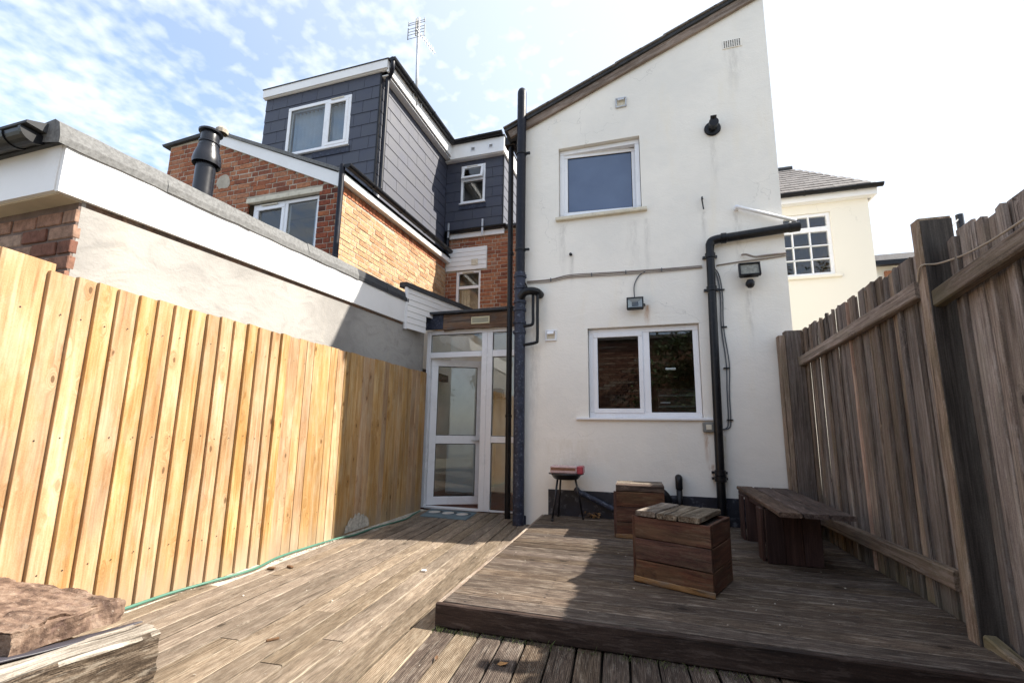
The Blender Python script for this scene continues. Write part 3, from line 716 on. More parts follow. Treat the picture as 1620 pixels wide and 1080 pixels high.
# branch with two small waste loops
wp = thing('waste_pipe', (-1.3, 5.1, 2.6), 'black waste elbow with two thin looped pipes joining the soil pipe', 'pipe')
smooth_by_angle(MB().tube(curve_pts([(-1.455, 5.10, 2.66), (-1.40, 5.08, 2.72), (-1.33, 5.08, 2.735), (-1.26, 5.11, 2.73), (-1.235, 5.18, 2.72), (-1.235, D, 2.72)], 5), .048, 14).put('elbow', 'black', wp))
smooth_by_angle(MB().tube(curve_pts([(-1.30, 5.12, 2.70), (-1.30, 5.12, 2.5), (-1.30, 5.12, 2.36), (-1.325, 5.12, 2.32), (-1.45, 5.12, 2.31)], 5), .019, 10).put('inner_loop', 'black', wp))
smooth_by_angle(MB().tube(curve_pts([(-1.245, 5.12, 2.70), (-1.245, 5.12, 2.45), (-1.245, 5.12, 2.15), (-1.27, 5.12, 2.10), (-1.45, 5.12, 2.075)], 5), .019, 10).put('outer_loop', 'black', wp))
MB().tube([(-1.36, 5.1, 2.76), (-1.39, 5.07, 2.84)], .009, 8).put('vent_spike', 'black', wp)
# rain pipe left of it, from the cladding gutter
rp = thing('rainwater_pipe', (-1.70, 5.47, 0), 'slim glossy black rainwater pipe left of the thick soil pipe', 'pipe')
smooth_by_angle(MB().tube([(-1.695, 5.47, 0.0), (-1.705, 5.47, 2.5), (-1.72, 5.47, 5.0)], .037, 14).put('pipe', 'black', rp))
MB().cbox(-1.80, 5.41, 4.98, -1.64, 5.55, 5.11, .01).put('hopper', 'black', rp)
for z in (1.24, 2.66, 3.4):
    smooth_by_angle(MB().lathe([(.037, -.02), (.044, -.016), (.044, .016), (.037, .02)], (-1.70 - .004 * (z > 2.5), 5.47, z), 14).put('socket', 'black', rp))
# main downpipe on the right
dp = thing('downpipe', (.7, D, 0), 'black downpipe with a long arm bent across the right half of the cream wall', 'pipe')
smooth_by_angle(MB().tube(curve_pts([(1.55, D - .07, 3.235), (1.10, D - .07, 3.205), (.80, D - .07, 3.185)], 3) + curve_pts([(.775, D - .07, 3.18), (.735, D - .07, 3.165), (.717, D - .07, 3.12)], 4), .048, 16).put('arm', 'black', dp))
smooth_by_angle(MB().tube([(.716, D - .07, 3.14), (.676, D - .07, .13)], .044, 16).put('pipe', 'black', dp))
for z, rr in ((3.0, .054), (2.62, .054), (.66, .054), (.60, .058)):
    x = .676 + (z - .13) / 3.0 * .04
    smooth_by_angle(MB().lathe([(.044, -.03), (rr, -.026), (rr, .026), (.044, .03)], (x, D - .07, z), 16).put('socket', 'black', dp))
    MB().box(x - .075, D - .04, z - .012, x + .075, D, z + .012).put('bracket', 'iron', dp)
smooth_by_angle(MB().lathe([(.048, -.03), (.058, -.026), (.058, .026), (.048, .03)], n=16).xf(Matrix.Translation((.86, D - .07, 3.19)) @ Matrix.Rotation(rad(90), 4, 'Y')).put('socket', 'black', dp))
MB().tube([(1.50, D - .07, 3.232), (1.60, D - .07, 3.238)], .053, 16).put('end_cap', 'black', dp)
# pipes at the foot of the wall
gp = thing('gully_pipe', (.28, D, .3), 'short black pipe with hooked top standing at the foot of the cream wall', 'pipe')
MB().tube([(.28, D - .07, .10), (.28, D - .07, .50)], .030, 14).put('riser', 'black', gp, smooth=True)
MB().tube(curve_pts([(.28, D - .07, .48), (.28, D - .07, .56), (.28, D - .05, .59), (.28, D, .59)], 5), .036, 14).put('bend', 'black', gp, smooth=True)
smooth_by_angle(MB().tube(curve_pts([(.02, D - .02, .44), (.06, D - .08, .45), (.12, D - .10, .42), (.16, D - .1, .34), (.17, D - .1, .10)], 5), .05, 14).put('drain_elbow', 'black', label='fat black drain elbow beside the rear crate', cat='pipe'))
dw = MB().tube(curve_pts([(-.80, D, .415), (-.80, D - .045, .41), (-.76, D - .06, .39), (-.56, D - .06, .305), (-.33, D - .06, .20), (-.28, D - .06, .15)], 6), .030, 12).put('diagonal_waste_pipe', 'castiron', label='black waste pipe flecked with white slanting down behind the barbecue', cat='pipe')
smooth_by_angle(dw)
# socket box
sx = thing('outdoor_socket', (.60, D, 1.12), 'small grey socket box under the right end of the lower window sill', 'socket')
MB().cbox(.545, D - .05, 1.07, .655, D, 1.175, .008).put('box', 'grey_plastic', sx)
MB().cbox(.575, D - .056, 1.095, .63, D - .049, 1.15, .004).put('cover', 'cream_paint', sx)
# cables
cb = thing('wall_cable', (0, D, 2.9), 'bundle of thin brown cables sagging across the middle of the cream wall', 'cable')
for off in (0, .014, -.016):
    p = [(-1.40, 2.90), (-1.1, 2.90), (-.88, 2.925), (-.55, 2.92), (-.35, 2.915), (-.06, 2.91), (.29, 2.905), (.63, 2.90)]
    MB().tube(curve_pts([(x, D - .010 - abs(off) * .3, z + off * R.uniform(.3, 1.6)) for x, z in p], 4), .0055, 6).put('strand', 'cable', cb)
for x, z in ((-1.1, 2.90), (-.6, 2.92), (-.2, 2.915), (.2, 2.906)):
    MB().box(x - .005, D - .022, z - .022, x + .005, D, z + .022).put('clip', 'cable_dark', cb)
MB().tube(curve_pts([(.78, D - .01, 2.905), (1.02, D - .01, 2.925), (1.2, D - .014, 2.93), (1.35, D - .01, 2.94), (1.47, D - .012, 2.95)], 5), .007, 6).put('corner_cable', 'cable', label='thin cable along the cream wall right of the downpipe', cat='cable')
MB().tube(curve_pts([(1.04, D - .015, 3.0), (1.08, D - .05, 2.985), (1.16, D - .04, 2.955), (1.25, D - .02, 2.965), (1.47, D - .012, 2.975)], 5), .011, 6).put('frayed_cable', 'cable', label='pale frayed cable end above the motion sensor floodlight', cat='cable')
MB().tube(curve_pts([(.02, D - .012, 2.905), (-.06, D - .012, 2.85), (-.11, D - .014, 2.74), (-.11, D - .03, 2.6), (-.105, D - .09, 2.57)], 5), .006, 6).put('floodlight_cable', 'cable_dark', label='thin dark cable drooping to the LED floodlight', cat='cable')
dc = thing('downpipe_cable', (.78, D, 2), 'pair of grey cables running down the wall beside the black downpipe', 'cable')
for o_ in (0, .022):
    MB().tube(curve_pts([(.70 + o_, D - .012, 2.91), (.775 + o_, D - .012, 2.80), (.80 + o_, D - .012, 2.55), (.79 + o_, D - .012, 2.2), (.815 + o_ * 1.3, D - .012, 1.8), (.805 + o_, D - .012, 1.5), (.80 + o_, D - .012, 1.2), (.77 + o_, D - .012, 1.11), (.66, D - .012, 1.10)], 6), .006, 6).put('strand', 'cable_dark', dc)
for z in (2.62, 2.2, 1.75, 1.2):
    MB().box(.785, D - .022, z - .006, .845, D, z + .006).put('clip', 'black', dc)

# ------------------------------------------------------------------ new pine fence on the left
pf = thing('pine_fence', (-2.99, 3.4, 0), 'new yellow pine closeboard fence along the left side of the deck', 'fence')
edges = [.72, .82, .93, 1.04, 1.14, 1.245, 1.452, 1.569, 1.662, 1.775, 1.887, 2.006, 2.107, 2.215, 2.331, 2.44, 2.553, 2.675, 2.787, 2.91, 3.01, 3.11, 3.24, 3.34, 3.44]
y = 3.44
while y < 5.62: y += R.uniform(.095, .118); edges.append(min(y, 5.66))
for i, (a, b) in enumerate(zip(edges, edges[1:])):
    w = b - a + .022
    flat = a > 3.02
    far = (.006 if flat else .008)
    top = 1.845 + R.uniform(-.006, .006) + (.05 if .9 < a < 1.25 else 0)
    zb = -.012 + R.uniform(0, .010)
    me = board(top - zb, w, far, .002, 5, .003 if not flat else .001, .001, wedge=.012 if flat else .031)
    me.materials.append(M['pine'])
    lean = R.uniform(-.004, .004)
    # local X up, local Y towards +y (away), local Z out (+x)
    mt = frame((-2.990 + R.uniform(-.002, .002) + (.0 if flat else R.uniform(0, .003)), (a + b) / 2 + .004, zb), (0, lean, 1), (0, -1, 0)) @ Matrix.Rotation(0 if flat else R.uniform(.0, .06), 4, 'X')
    link('pale', me, None, pf, mt)
for z in (.30, .98, 1.62):
    link('rail', board(4.95, .075, .045, .004, 2), 'pine', pf, frame((-3.06, .7, z), (0, 1, 0), (0, 0, 1)))
for yy in (.9, 2.75, 4.6): MB().cbox(-3.115, yy - .04, -.15, -3.04, yy + .04, 1.75, .004).put('post', 'pine', pf)
nl = MB()
def disc(mb, c, n, r0):
    c = Vector(c); n = Vector(n); a = n.orthogonal().normalized(); b = n.cross(a)
    mb.add([c + (a * math.cos(k * math.pi / 3) + b * math.sin(k * math.pi / 3)) * r0 for k in range(6)], [tuple(range(6))])
for a, b in zip(edges, edges[1:]):
    for z in (.30, .98, 1.62): disc(nl, (-2.963, (a + b) / 2 + R.uniform(-.015, .015), z + R.uniform(-.015, .015)), (1, 0, 0), .0042)
nl.put('nail_heads', 'iron', pf, kind='stuff')
# pale cement splash left on the pales near the house end
cs = MB(); prev = None
import math as _m
npt = 26
tops = [.03 + .15 * max(0, _m.sin(_m.pi * i / (npt - 1))) ** .5 * R.uniform(.75, 1.15) for i in range(npt)]
for i in range(npt - 1):
    y0 = 4.05 + .42 * i / (npt - 1); y1 = 4.05 + .42 * (i + 1) / (npt - 1)
    cs.add([(-2.966, y0, .015), (-2.966, y1, .015), (-2.966, y1, tops[i + 1]), (-2.966, y0, tops[i])], [(0, 1, 2, 3)])
cs.put('cement_splash', 'gravelm', pf)

# gravel line and hose at the foot of the pine fence
gv = MB()
for i in range(900):
    yy = R.uniform(1.6, 5.7); wdt = .04 + .05 * max(0, 1 - abs(yy - 4.4) / .9)
    x = -2.955 + R.uniform(0, 1) * wdt + .02; s = R.uniform(.004, .012)
    c = Vector((x, yy, -.012 + s * .5 + .012 * (abs(yy - 4.4) < .7)))
    pts = [c + Vector((R.uniform(-1, 1), R.uniform(-1, 1), R.uniform(-.6, .8))) * s for _ in range(4)]
    gv.add(pts, [(0, 1, 2), (0, 2, 3), (0, 3, 1), (1, 3, 2)])
gv.put('gravel', 'gravelm', kind='stuff', label='pale gravel and grit along the foot of the pine fence', cat='gravel')
struct('gravel_strip', MB().add([(-3.0, .5, -.006), (-2.83, .5, -.012), (-2.83, 5.72, -.012), (-3.0, 5.72, -.006)], [(0, 1, 2, 3)]).me('gravel_strip'), 'gravelm')
hp = [(-2.93, 1.2), (-2.93, 1.6), (-2.93, 2.0), (-2.935, 2.15), (-2.935, 2.3), (-2.90, 2.55), (-2.86, 2.85), (-2.93, 3.14), (-2.94, 3.43), (-2.91, 3.85), (-2.85, 4.05), (-2.855, 4.39), (-2.81, 4.74), (-2.80, 5.0), (-2.86, 5.25), (-2.90, 5.5)]
smooth_by_angle(MB().tube(curve_pts([(x, y, .012) for x, y in hp], 8), .0095, 10).put('garden_hose', 'hose', label='green garden hose lying along the foot of the pine fence', cat='hose'), 60)

# ------------------------------------------------------------------ rendered outbuilding on the left with flat felt roof
XS = -3.12
ob = thing('outbuilding', (-4.2, 3.4, 0), 'flat roofed outbuilding with patchy grey render and white fascia behind the pine fence', 'outbuilding')
YS = 1.60
def ftop(y): return 2.635 + (y - 1.54) * .0435
def fbot(y): return 2.335 + (y - 1.6) * .0375
MB().hexa([(-3.7, YS, -.15), (XS, YS, -.15), (XS, 5.80, -.15), (-3.7, 5.80, -.15)], [(-3.7, YS, 2.36), (XS, YS, 2.36), (XS, 5.80, 2.50), (-3.7, 5.80, 2.50)]).put('rendered_wall', 'grey_render', ob)
MB().hexa([(-6.5, YS + .02, -.15), (-3.69, YS + .02, -.15), (-3.69, 4.5, -.15), (-6.5, 4.5, -.15)], [(-6.5, YS + .02, 2.36), (-3.69, YS + .02, 2.36), (-3.69, 4.5, 2.48), (-6.5, 4.5, 2.48)]).put('rear_wall', 'mortar2', ob)
fwall = MB().box(-6.5, YS - .012, -.15, XS - .002, YS + .018, 2.325).put('front_wall', 'mortar2', ob)
F0 = Matrix.Translation((0, YS - .014, 0)) @ Matrix.Rotation(math.pi, 4, 'Z')
nb = brick_wall(fwall, F0, lambda u, v: -u > -4.75 and -u < XS - .004 and v > 1.45 and v < 2.325, -XS, 4.75, 1.452, 2.33, .093, .215, lambda u, v: 'brick_old', 120, joint=.017, bond='stretcher', stuff_mat='brick_old')
# fascia along the rendered side, front fascia with soffit
def slope_box(x0, x1, y0, y1, zb, zt):
    return MB().hexa([(x0, y0, zb(y0)), (x1, y0, zb(y0)), (x1, y1, zb(y1)), (x0, y1, zb(y1))], [(x0, y0, zt(y0)), (x1, y0, zt(y0)), (x1, y1, zt(y1)), (x0, y1, zt(y1))])
slope_box(XS + .001, XS + .030, 1.47, 5.19, fbot, ftop).put('side_fascia', 'upvc_trim', ob)
slope_box(XS - .05, XS + .0005, 1.62, 5.70, lambda y: fbot(y) - .03, lambda y: fbot(y) + .05).put('shadow_batten', 'cedar', ob)
MB().hexa([(-6.5, 1.465, 2.335), (XS, 1.465, 2.335), (XS, 1.49, 2.335), (-6.5, 1.49, 2.335)], [(-6.5, 1.465, 2.63), (XS, 1.465, 2.63), (XS, 1.49, 2.63), (-6.5, 1.49, 2.63)]).put('front_fascia', 'upvc_trim', ob)
MB().box(-6.5, 1.491, 2.326, XS - .003, YS + .02, 2.336).put('soffit', 'soffit', ob)
slope_box(-6.6, XS + .02, 1.44, 5.70, lambda y: ftop(y) - .02, lambda y: ftop(y) + .03).put('flat_roof', 'leadfelt', ob)
# mineral felt kerb along the edge, in overlapping lengths
ys_ = [1.43, 2.02, 2.66, 3.35, 4.10, 4.72, 5.21]
for i, (a, b) in enumerate(zip(ys_, ys_[1:])):
    b2 = b + .03; e = .003 * (i % 2); h = .125 + R.uniform(-.006, .006)
    mb = MB()
    prof = [(XS + .040 + e, -.035), (XS + .042 + e, .012), (XS + .012 + e, h - .025), (XS - .03, h), (XS - .13, h - .01), (XS - .16, .03), (XS - .16, -.0)]
    n = 6; vs = []
    for k in range(n + 1):
        yy = a + (b2 - a) * k / n
        for (x, z) in prof: vs.append((x + R.uniform(-.003, .003), yy, ftop(yy) + z + R.uniform(-.004, .004)))
    m_ = len(prof); fs = [(k * m_ + j, k * m_ + j + 1, (k + 1) * m_ + j + 1, (k + 1) * m_ + j) for k in range(n) for j in range(m_ - 1)]
    fs += [list(range(m_)), [n * m_ + j for j in range(m_)][::-1]]
    mb.add(vs, fs); mb.put('felt_kerb', 'felt' if i < 4 else 'leadfelt', ob)
# gutter at the near end
gt = MB(); n = 10; r0 = .058
for k in range(n):
    a0 = math.pi + math.pi * k / n; a1 = math.pi + math.pi * (k + 1) / n
    for rr, fl_ in ((r0, 0), (r0 - .006, 1)):
        q = [(-6.5, 1.395 + rr * math.cos(a0), 2.66 + rr * math.sin(a0)), (-3.25, 1.395 + rr * math.cos(a0), 2.66 + rr * math.sin(a0)), (-3.25, 1.395 + rr * math.cos(a1), 2.66 + rr * math.sin(a1)), (-6.5, 1.395 + rr * math.cos(a1), 2.66 + rr * math.sin(a1))]
        gt.add(q, [(3, 2, 1, 0) if fl_ else (0, 1, 2, 3)])
gt = smooth_by_angle(gt.put('gutter', 'black', ob))
ec = [(-3.25, 1.395 + (r0 + .006) * math.cos(math.pi + math.pi * k / 12), 2.662 + (r0 + .006) * math.sin(math.pi + math.pi * k / 12)) for k in range(13)]
MB().prism(ec, (.022, 0, 0)).put('gutter_end', 'black', gt)
ec = [(-3.42, 1.395 + (r0 + .007) * math.cos(math.pi + math.pi * k / 12), 2.662 + (r0 + .007) * math.sin(math.pi + math.pi * k / 12)) for k in range(13)]
MB().prism(ec, (.03, 0, 0)).put('gutter_bracket', 'black', gt)
MB().hexa([(-6.5, 1.34, 2.68), (-3.2, 1.34, 2.68), (-3.2, 1.50, 2.665), (-6.5, 1.50, 2.665)], [(-6.5, 1.34, 2.695), (-3.2, 1.34, 2.695), (-3.2, 1.50, 2.76), (-6.5, 1.50, 2.76)]).put('eaves_felt', 'leadfelt', ob)
# white boarded end panel, set at a slight angle, with felt capping
a_ = rad(14); dr = Vector((math.sin(a_), math.cos(a_), 0)); nr = Vector((dr.y, -dr.x, 0)); P0 = Vector((-3.10, 5.20, 0))
ep = thing('boarded_end_panel', P0, 'white ribbed plastic boarding panel at the far end of the outbuilding roof', 'panel')
for i in range(7):
    z0 = 2.40 + i * .082; z1 = z0 + .079
    L0 = .41 if z0 < 2.62 else 1.5
    def q(t, z, o): return P0 + dr * t + nr * o + Vector((0, 0, z))
    MB().hexa([q(.0, z0, 0), q(.0, z0, .016), q(L0, z0, .016), q(L0, z0, 0)][::1], [q(.0, z1, 0), q(.0, z1, .010), q(L0, z1, .010), q(L0, z1, 0)]).put('board', 'upvc_trim', ep)
MB().hexa([q(-.02, 2.385, -.01), q(-.02, 2.385, .022), q(.02, 2.385, .022), q(.02, 2.385, -.01)], [q(-.02, 2.97, -.01), q(-.02, 2.97, .022), q(.02, 2.97, .022), q(.02, 2.97, -.01)]).put('corner_trim', 'upvc', ep)
MB().hexa([q(-.03, 2.97, -.10), q(-.03, 2.965, .035), q(1.5, 2.965, .035), q(1.5, 2.97, -.10)], [q(-.03, 3.04, -.10), q(-.03, 3.03, .03), q(1.5, 3.03, .03), q(1.5, 3.04, -.10)]).put('felt_capping', 'leadfelt', ep)
# flue on the roof
fx, fy = -3.83, 2.8
fu = thing('roof_flue', (fx, fy, 2.7), 'black metal flue pipe with flared cowl on the outbuilding roof', 'flue')
tl = Matrix.Translation((fx, fy, 2.68)) @ Matrix.Rotation(rad(.8), 4, 'Y')
smooth_by_angle(MB().lathe([(.118, 0), (.118, .80)], n=24).xf(tl @ Matrix.Diagonal((.68, .68, 1, 1))).put('pipe', 'flue', fu))
smooth_by_angle(MB().lathe([(.118, .78), (.165, .74), (.170, .77), (.165, .80), (.155, .84), (.128, .895), (.128, .92)], n=24).xf(tl @ Matrix.Diagonal((.68, .68, 1, 1))).put('skirt', 'flue', fu))
smooth_by_angle(MB().lathe([(.120, .91), (.112, .93), (.112, .95), (.124, .955), (.124, .97), (.110, .98), (.112, 1.05), (.108, 1.06)], n=24).xf(tl @ Matrix.Diagonal((.68, .68, 1, 1))).put('collar', 'flue', fu))
smooth_by_angle(MB().lathe([(.105, 1.055), (.142, 1.06), (.146, 1.075), (.13, 1.085), (.08, 1.088), (.0, 1.09)], n=24).xf(tl @ Matrix.Diagonal((.68, .68, 1, 1))).put('cap', 'flue', fu))
MB().lathe([(.05, 1.085), (.055, 1.12), (.03, 1.15), (0, 1.155)], (.07, .05, 0), 10).xf(tl).put('cap_knob', 'mortar', fu)

# ------------------------------------------------------------------ brick terraced house behind (rear extension, dormer, back wall)
X2, YE = -3.80, 4.55
bh = thing('brick_house', (-5.0, YE, 0), 'red brick terraced house with a dark clad dormer behind the outbuilding', 'house')
def gz(x):      # underside of the verge
    return 5.19 + (-5.99 - x) * .463 if x > -5.99 else 5.33
GW = (-5.31, 3.2, -4.09, 4.155)
ew = MB()
for a, b in ((-7.0, -5.99), (-5.99, GW[0]), (GW[2], X2)):
    ew.add([(a, YE, 2.0), (b, YE, 2.0), (b, YE, gz(b) + .06), (a, YE, gz(a) + .06)], [(0, 1, 2, 3)])
ew.add([(GW[0], YE, 4.155), (GW[2], YE, 4.155), (GW[2], YE, gz(GW[2]) + .06), (GW[0], YE, gz(GW[0]) + .06)], [(0, 1, 2, 3)])
ew.add([(GW[0], YE, 2.0), (GW[2], YE, 2.0), (GW[2], YE, 3.2), (GW[0], YE, 3.2)], [(0, 1, 2, 3)])
ew.add([(GW[2], YE, 3.2), (GW[2], YE + .12, 3.2), (GW[2], YE + .12, 4.155), (GW[2], YE, 4.155)], [(0, 1, 2, 3)])
ew.add([(-7.0, YE, 2), (-7.0, YB, 2), (-7.0, YB, 5.3), (-7.0, YE, 5.3)], [(0, 1, 2, 3)])
ew = ew.put('gable_wall', 'mortar', bh)
E0 = Matrix.Translation((0, YE, 0)) @ Matrix.Rotation(math.pi, 4, 'Z')      # local X runs to -x
def in_gable(u, v):
    x = -u
    if x > X2 or x < -7.0 or v > gz(x) + .01: return False
    if GW[0] < x < GW[2] and GW[1] < v < 4.155: return False
    if -5.34 < x < -4.05 and 4.155 <= v < 4.235: return False
    return v > 3.95 + (x + 4.4) * -.42 - .75
def gm(u, v):
    return 'brick_quoin' if -u > GW[2] - .02 and v < 4.3 else 'brick'
used = brick_wall(ew, E0, in_gable, -X2, 7.0, 2.96, 5.42, .0765, .222, gm, 205, stuff_mat='brick')
MB().cbox(-5.34, YE - .012, 4.160, -4.05, YE + .05, 4.23, .005).put('lintel', 'cream_paint', bh)
w_ = window(bh, -5.25, 3.22, -4.12, 4.15, YE + .05, .05, bars=[(-4.70, 3.27, -4.65, 4.10)], lights=[(-5.20, 3.27, -4.70, 4.10, 'sash'), (-4.65, 3.27, -4.17, 4.10, 'fixed')])
MB().cbox(-5.10, YE + .028, 4.11, -4.82, YE + .038, 4.135, .003).put('trickle_vent', 'cream_paint', w_)
room(bh, -5.4, 3.0, -4.0, 4.3, YE + .125, 6.0, 'room')
# net curtain strips inside the gable window
for i in range(6): MB().box(-4.28 + i * .02, YE + .16 + (i % 2) * .015, 3.25, -4.262 + i * .02, YE + .165 + (i % 2) * .015, 4.12).put('curtain_fold', 'blind', w_)
# sunlit side wall
def sz(y): return 4.13 + (y - 4.68) * .030
sw = MB().add([(X2, YE, 2.0), (X2, YB, 2.0), (X2, YB, sz(YB) + .2), (X2, YE, sz(YE) + .2)], [(0, 1, 2, 3)]).put('side_wall', 'mortar', bh)
S0 = Matrix.Translation((X2, 0, 0)) @ Matrix.Rotation(-math.pi / 2, 4, 'Z')      # local X runs to -y, local Y to +x
S0 = frame((X2, 0, 0), (0, -1, 0), (1, 0, 0))
brick_wall(sw, S0, lambda u, v: YE + .002 < -u < YB and v < sz(-u) and v > 2.9, -YB, -YE, 2.905, 4.3, .0765, .222, lambda u, v: 'brick_painted_sun', 0, stuff_mat='brick_painted_sun')
for i in range(40):      # dark header course under the eaves
    yy = YE + .05 + i * .0825
    if yy > YB - .05: break
    me = MB().cbox(-.036, -.03, -.058, .036, .010, .058, .004).me('brick'); me.materials.append(M['brick'])
    link('brick', me, None, sw, frame((X2, yy, sz(yy) + .062), (0, -1, 0), (1, 0, 0)))
slope_box(X2 + .001, X2 + .10, YE - .03, YB, lambda y: sz(y) + .125, lambda y: sz(y) + .265).put('side_fascia', 'upvc_trim', bh)
def half_gutter(parent, path0, path1, r, mat='black', n=9):
    p0, p1 = Vector(path0), Vector(path1); t = (p1 - p0).normalized(); sd = t.cross(Vector((0, 0, 1))).normalized(); g_ = MB()
    for k in range(n):
        a0 = math.pi + math.pi * k / n; a1 = math.pi + math.pi * (k + 1) / n
        for rr, fl_ in ((r, 0), (r - .006, 1)):
            o0 = sd * rr * math.cos(a0) + Vector((0, 0, rr * math.sin(a0))); o1 = sd * rr * math.cos(a1) + Vector((0, 0, rr * math.sin(a1)))
            g_.add([p0 + o0, p1 + o0, p1 + o1, p0 + o1], [(3, 2, 1, 0) if fl_ else (0, 1, 2, 3)])
    for p in (p0, p1):
        g_.add([p + sd * r * math.cos(math.pi + math.pi * k / n) + Vector((0, 0, r * math.sin(math.pi + math.pi * k / n))) for k in range(n + 1)], [list(range(n + 1))])
    o = g_.put('gutter', mat, parent); L = (p1 - p0).length
    for d in range(1, int(L / .8) + 1):
        c = p0 + t * (d * .8 - .25)
        MB().prism([c + sd * (r + .006) * math.cos(math.pi + math.pi * k / 8) + Vector((0, 0, (r + .006) * math.sin(math.pi + math.pi * k / 8))) for k in range(9)], t * .03).put('gutter_bracket', mat, o)
    return o
half_gutter(bh, (X2 + .155, YE - .06, sz(YE) + .33), (X2 + .155, 7.70, sz(7.7) + .33), .055)
# pipe on the corner
smooth_by_angle(MB().tube([(X2 + .07, YE - .045, 2.4), (X2 + .07, YE - .045, 4.46)], .036, 12).put('corner_pipe', 'darkpipe', bh))
# verge board and roof of the extension
MB().hexa([(-5.99, YE - .035, 5.20), (-3.74, YE - .035, 4.155), (-3.74, YE - .003, 4.155), (-5.99, YE - .003, 5.20)], [(-5.99, YE - .035, 5.355), (-3.74, YE - .035, 4.345), (-3.74, YE - .003, 4.345), (-5.99, YE - .003, 5.355)]).put('verge_board', 'upvc_trim', bh)
MB().hexa([(-6.03, YE - .06, 5.37), (-3.70, YE - .06, 4.345), (-3.70, YB, 4.44), (-6.03, YB, 5.46)], [(-6.03, YE - .06, 5.42), (-3.70, YE - .06, 4.395), (-3.70, YB, 4.49), (-6.03, YB, 5.51)]).put('extension_roof', 'felt', bh)
MB().hexa([(-7.10, YE - .05, 5.34), (-5.97, YE - .05, 5.40), (-5.97, YB, 5.40), (-7.10, YB, 5.34)], [(-7.12, YE - .06, 5.375), (-5.95, YE - .06, 5.45), (-5.95, YB, 5.45), (-7.12, YB, 5.375)]).put('parapet_coping', 'leadfelt', bh)
pp = [(-5.805 + .135 * R.uniform(.75, 1.1) * math.cos(k * math.pi / 7), YE - .012, 4.575 + .13 * R.uniform(.75, 1.1) * math.sin(k * math.pi / 7)) for k in range(14)]
MB().prism(pp, (0, .011, 0)).put('mortar_patch', 'mortar', bh)
# dormer
XD, YD0, YD1 = -3.82, 5.33, 7.75
dz0, dz1 = 4.3, 6.62
DW = (-5.57, 5.42, -4.34, 6.30)
dm = MB()
dm.box(-6.06, YD0 + .01, 4.3, XD - .012, YD0 + .05, 5.42); dm.box(-6.06, YD0 + .01, 6.30, XD - .012, YD0 + .05, 6.64)
dm.box(-6.06, YD0 + .01, 5.421, DW[0], YD0 + .05, 6.299); dm.box(DW[2], YD0 + .01, 5.421, XD - .012, YD0 + .05, 6.299)
dm.box(XD - .05, YD0 + .051, 4.3, XD - .012, YD1 + .3, 6.64); dm.box(-6.06, YD0 + .051, 4.3, -6.02, YD1 + .3, 6.64)
dm = dm.put('dormer_wall', 'leadfelt', bh)
def tile_me(w, h):
    key = ('tile', round(w, 3), round(h, 3))
    if key not in BM:
        BM[key] = MB().hexa([(0, -.014, 0), (w, -.014, 0), (w, 0, 0), (0, 0, 0)], [(0, -.006, h), (w, -.006, h), (w, 0, h), (0, 0, h)]).me('cladding_tile'); BM[key].materials.append(M['tile'])
    return BM[key]
def tiles(parent, M0, u0, u1, v0, v1, hole=None, tw=.30, rh=.212, off=0.5, top=None):
    r_ = 0; v = v0
    while v < v1 - .01:
        h = min(rh, v1 - v); u = u0 - (tw * off if r_ % 2 else 0)
        while u < u1 - .005:
            a, b = max(u, u0), min(u + tw, u1); u += tw
            pieces = [(a, b, v, v + h)]
            if hole and v + h > hole[1] and v < hole[3] and b > hole[0] and a < hole[2]:
                pieces = []
                if a < hole[0]: pieces.append((a, hole[0], v, v + h))
                if b > hole[2]: pieces.append((hole[2], b, v, v + h))
                c, d = max(a, hole[0]), min(b, hole[2])
                if v < hole[1]: pieces.append((c, d, v, hole[1]))
                if v + h > hole[3]: pieces.append((c, d, hole[3], v + h))
            for (p, q_, s, t) in pieces:
                if q_ - p < .02 or t - s < .02: continue
                m = M0 @ Matrix.Translation((p + .0015, R.uniform(-.0012, .0), s)) @ Matrix.Rotation(R.uniform(-.003, .003), 4, 'X')
                link('cladding_tile', tile_me(q_ - p - .005, t - s + (.010 if t - s > .2 else 0)), None, parent, m)
        v += rh; r_ += 1
tiles(dm, Matrix.Translation((0, YD0 + .005, 0)), -6.07, XD - .002, 4.44, 6.60, DW)
dw_ = window(bh, DW[0], DW[1], DW[2], DW[3], YD0 - .01, .055, bars=[(-4.84, 5.475, -4.77, 6.245)], lights=[(-5.515, 5.475, -4.84, 6.245, 'fixed'), (-4.775, 5.47, -4.39, 6.25, 'sash')], sill=(DW[0] - .02, YD0 - .05, 5.395, DW[2] + .02, YD0 - .008, 5.42))
MB().cbox(-4.72, YD0 - .030, 6.262, -4.47, YD0 - .021, 6.285, .003).put('trickle_vent', 'cream_paint', dw_)
for i in range(15):
    x = -5.52 + i * .078
    MB().box(0, 0, 5.44, .074, .003, 6.26).xf(Matrix.Translation((x, YD0 + .10, 0)) @ Matrix.Rotation(rad(48), 4, 'Z')).put('blind_slat', 'blind', dw_)
room(bh, -5.95, 5.2, -4.0, 6.5, YD0 + .06, 7.2, 'room')
MB().box(-5.0, YD0 - .018, 5.29, -4.30, YD0 - .008, 5.392).put('lead_apron', 'castiron', bh)
# side of the dormer: long courses
SD = frame((XD - .012, 0, 0), (0, 1, 0), (-1, 0, 0))
tiles(dm, SD, YD0 + .0, YD1, 4.44, 6.515, None, tw=.60)
MB().cbox(XD - .02, YD0 - .012, 4.42, XD + .012, YD0 + .016, 6.60, .003).put('corner_trim', 'black', bh)
MB().cbox(XD - .010, YD0 + .10, 4.42, XD + .010, YD0 + .13, 6.55, .003).put('white_trim', 'upvc', bh)
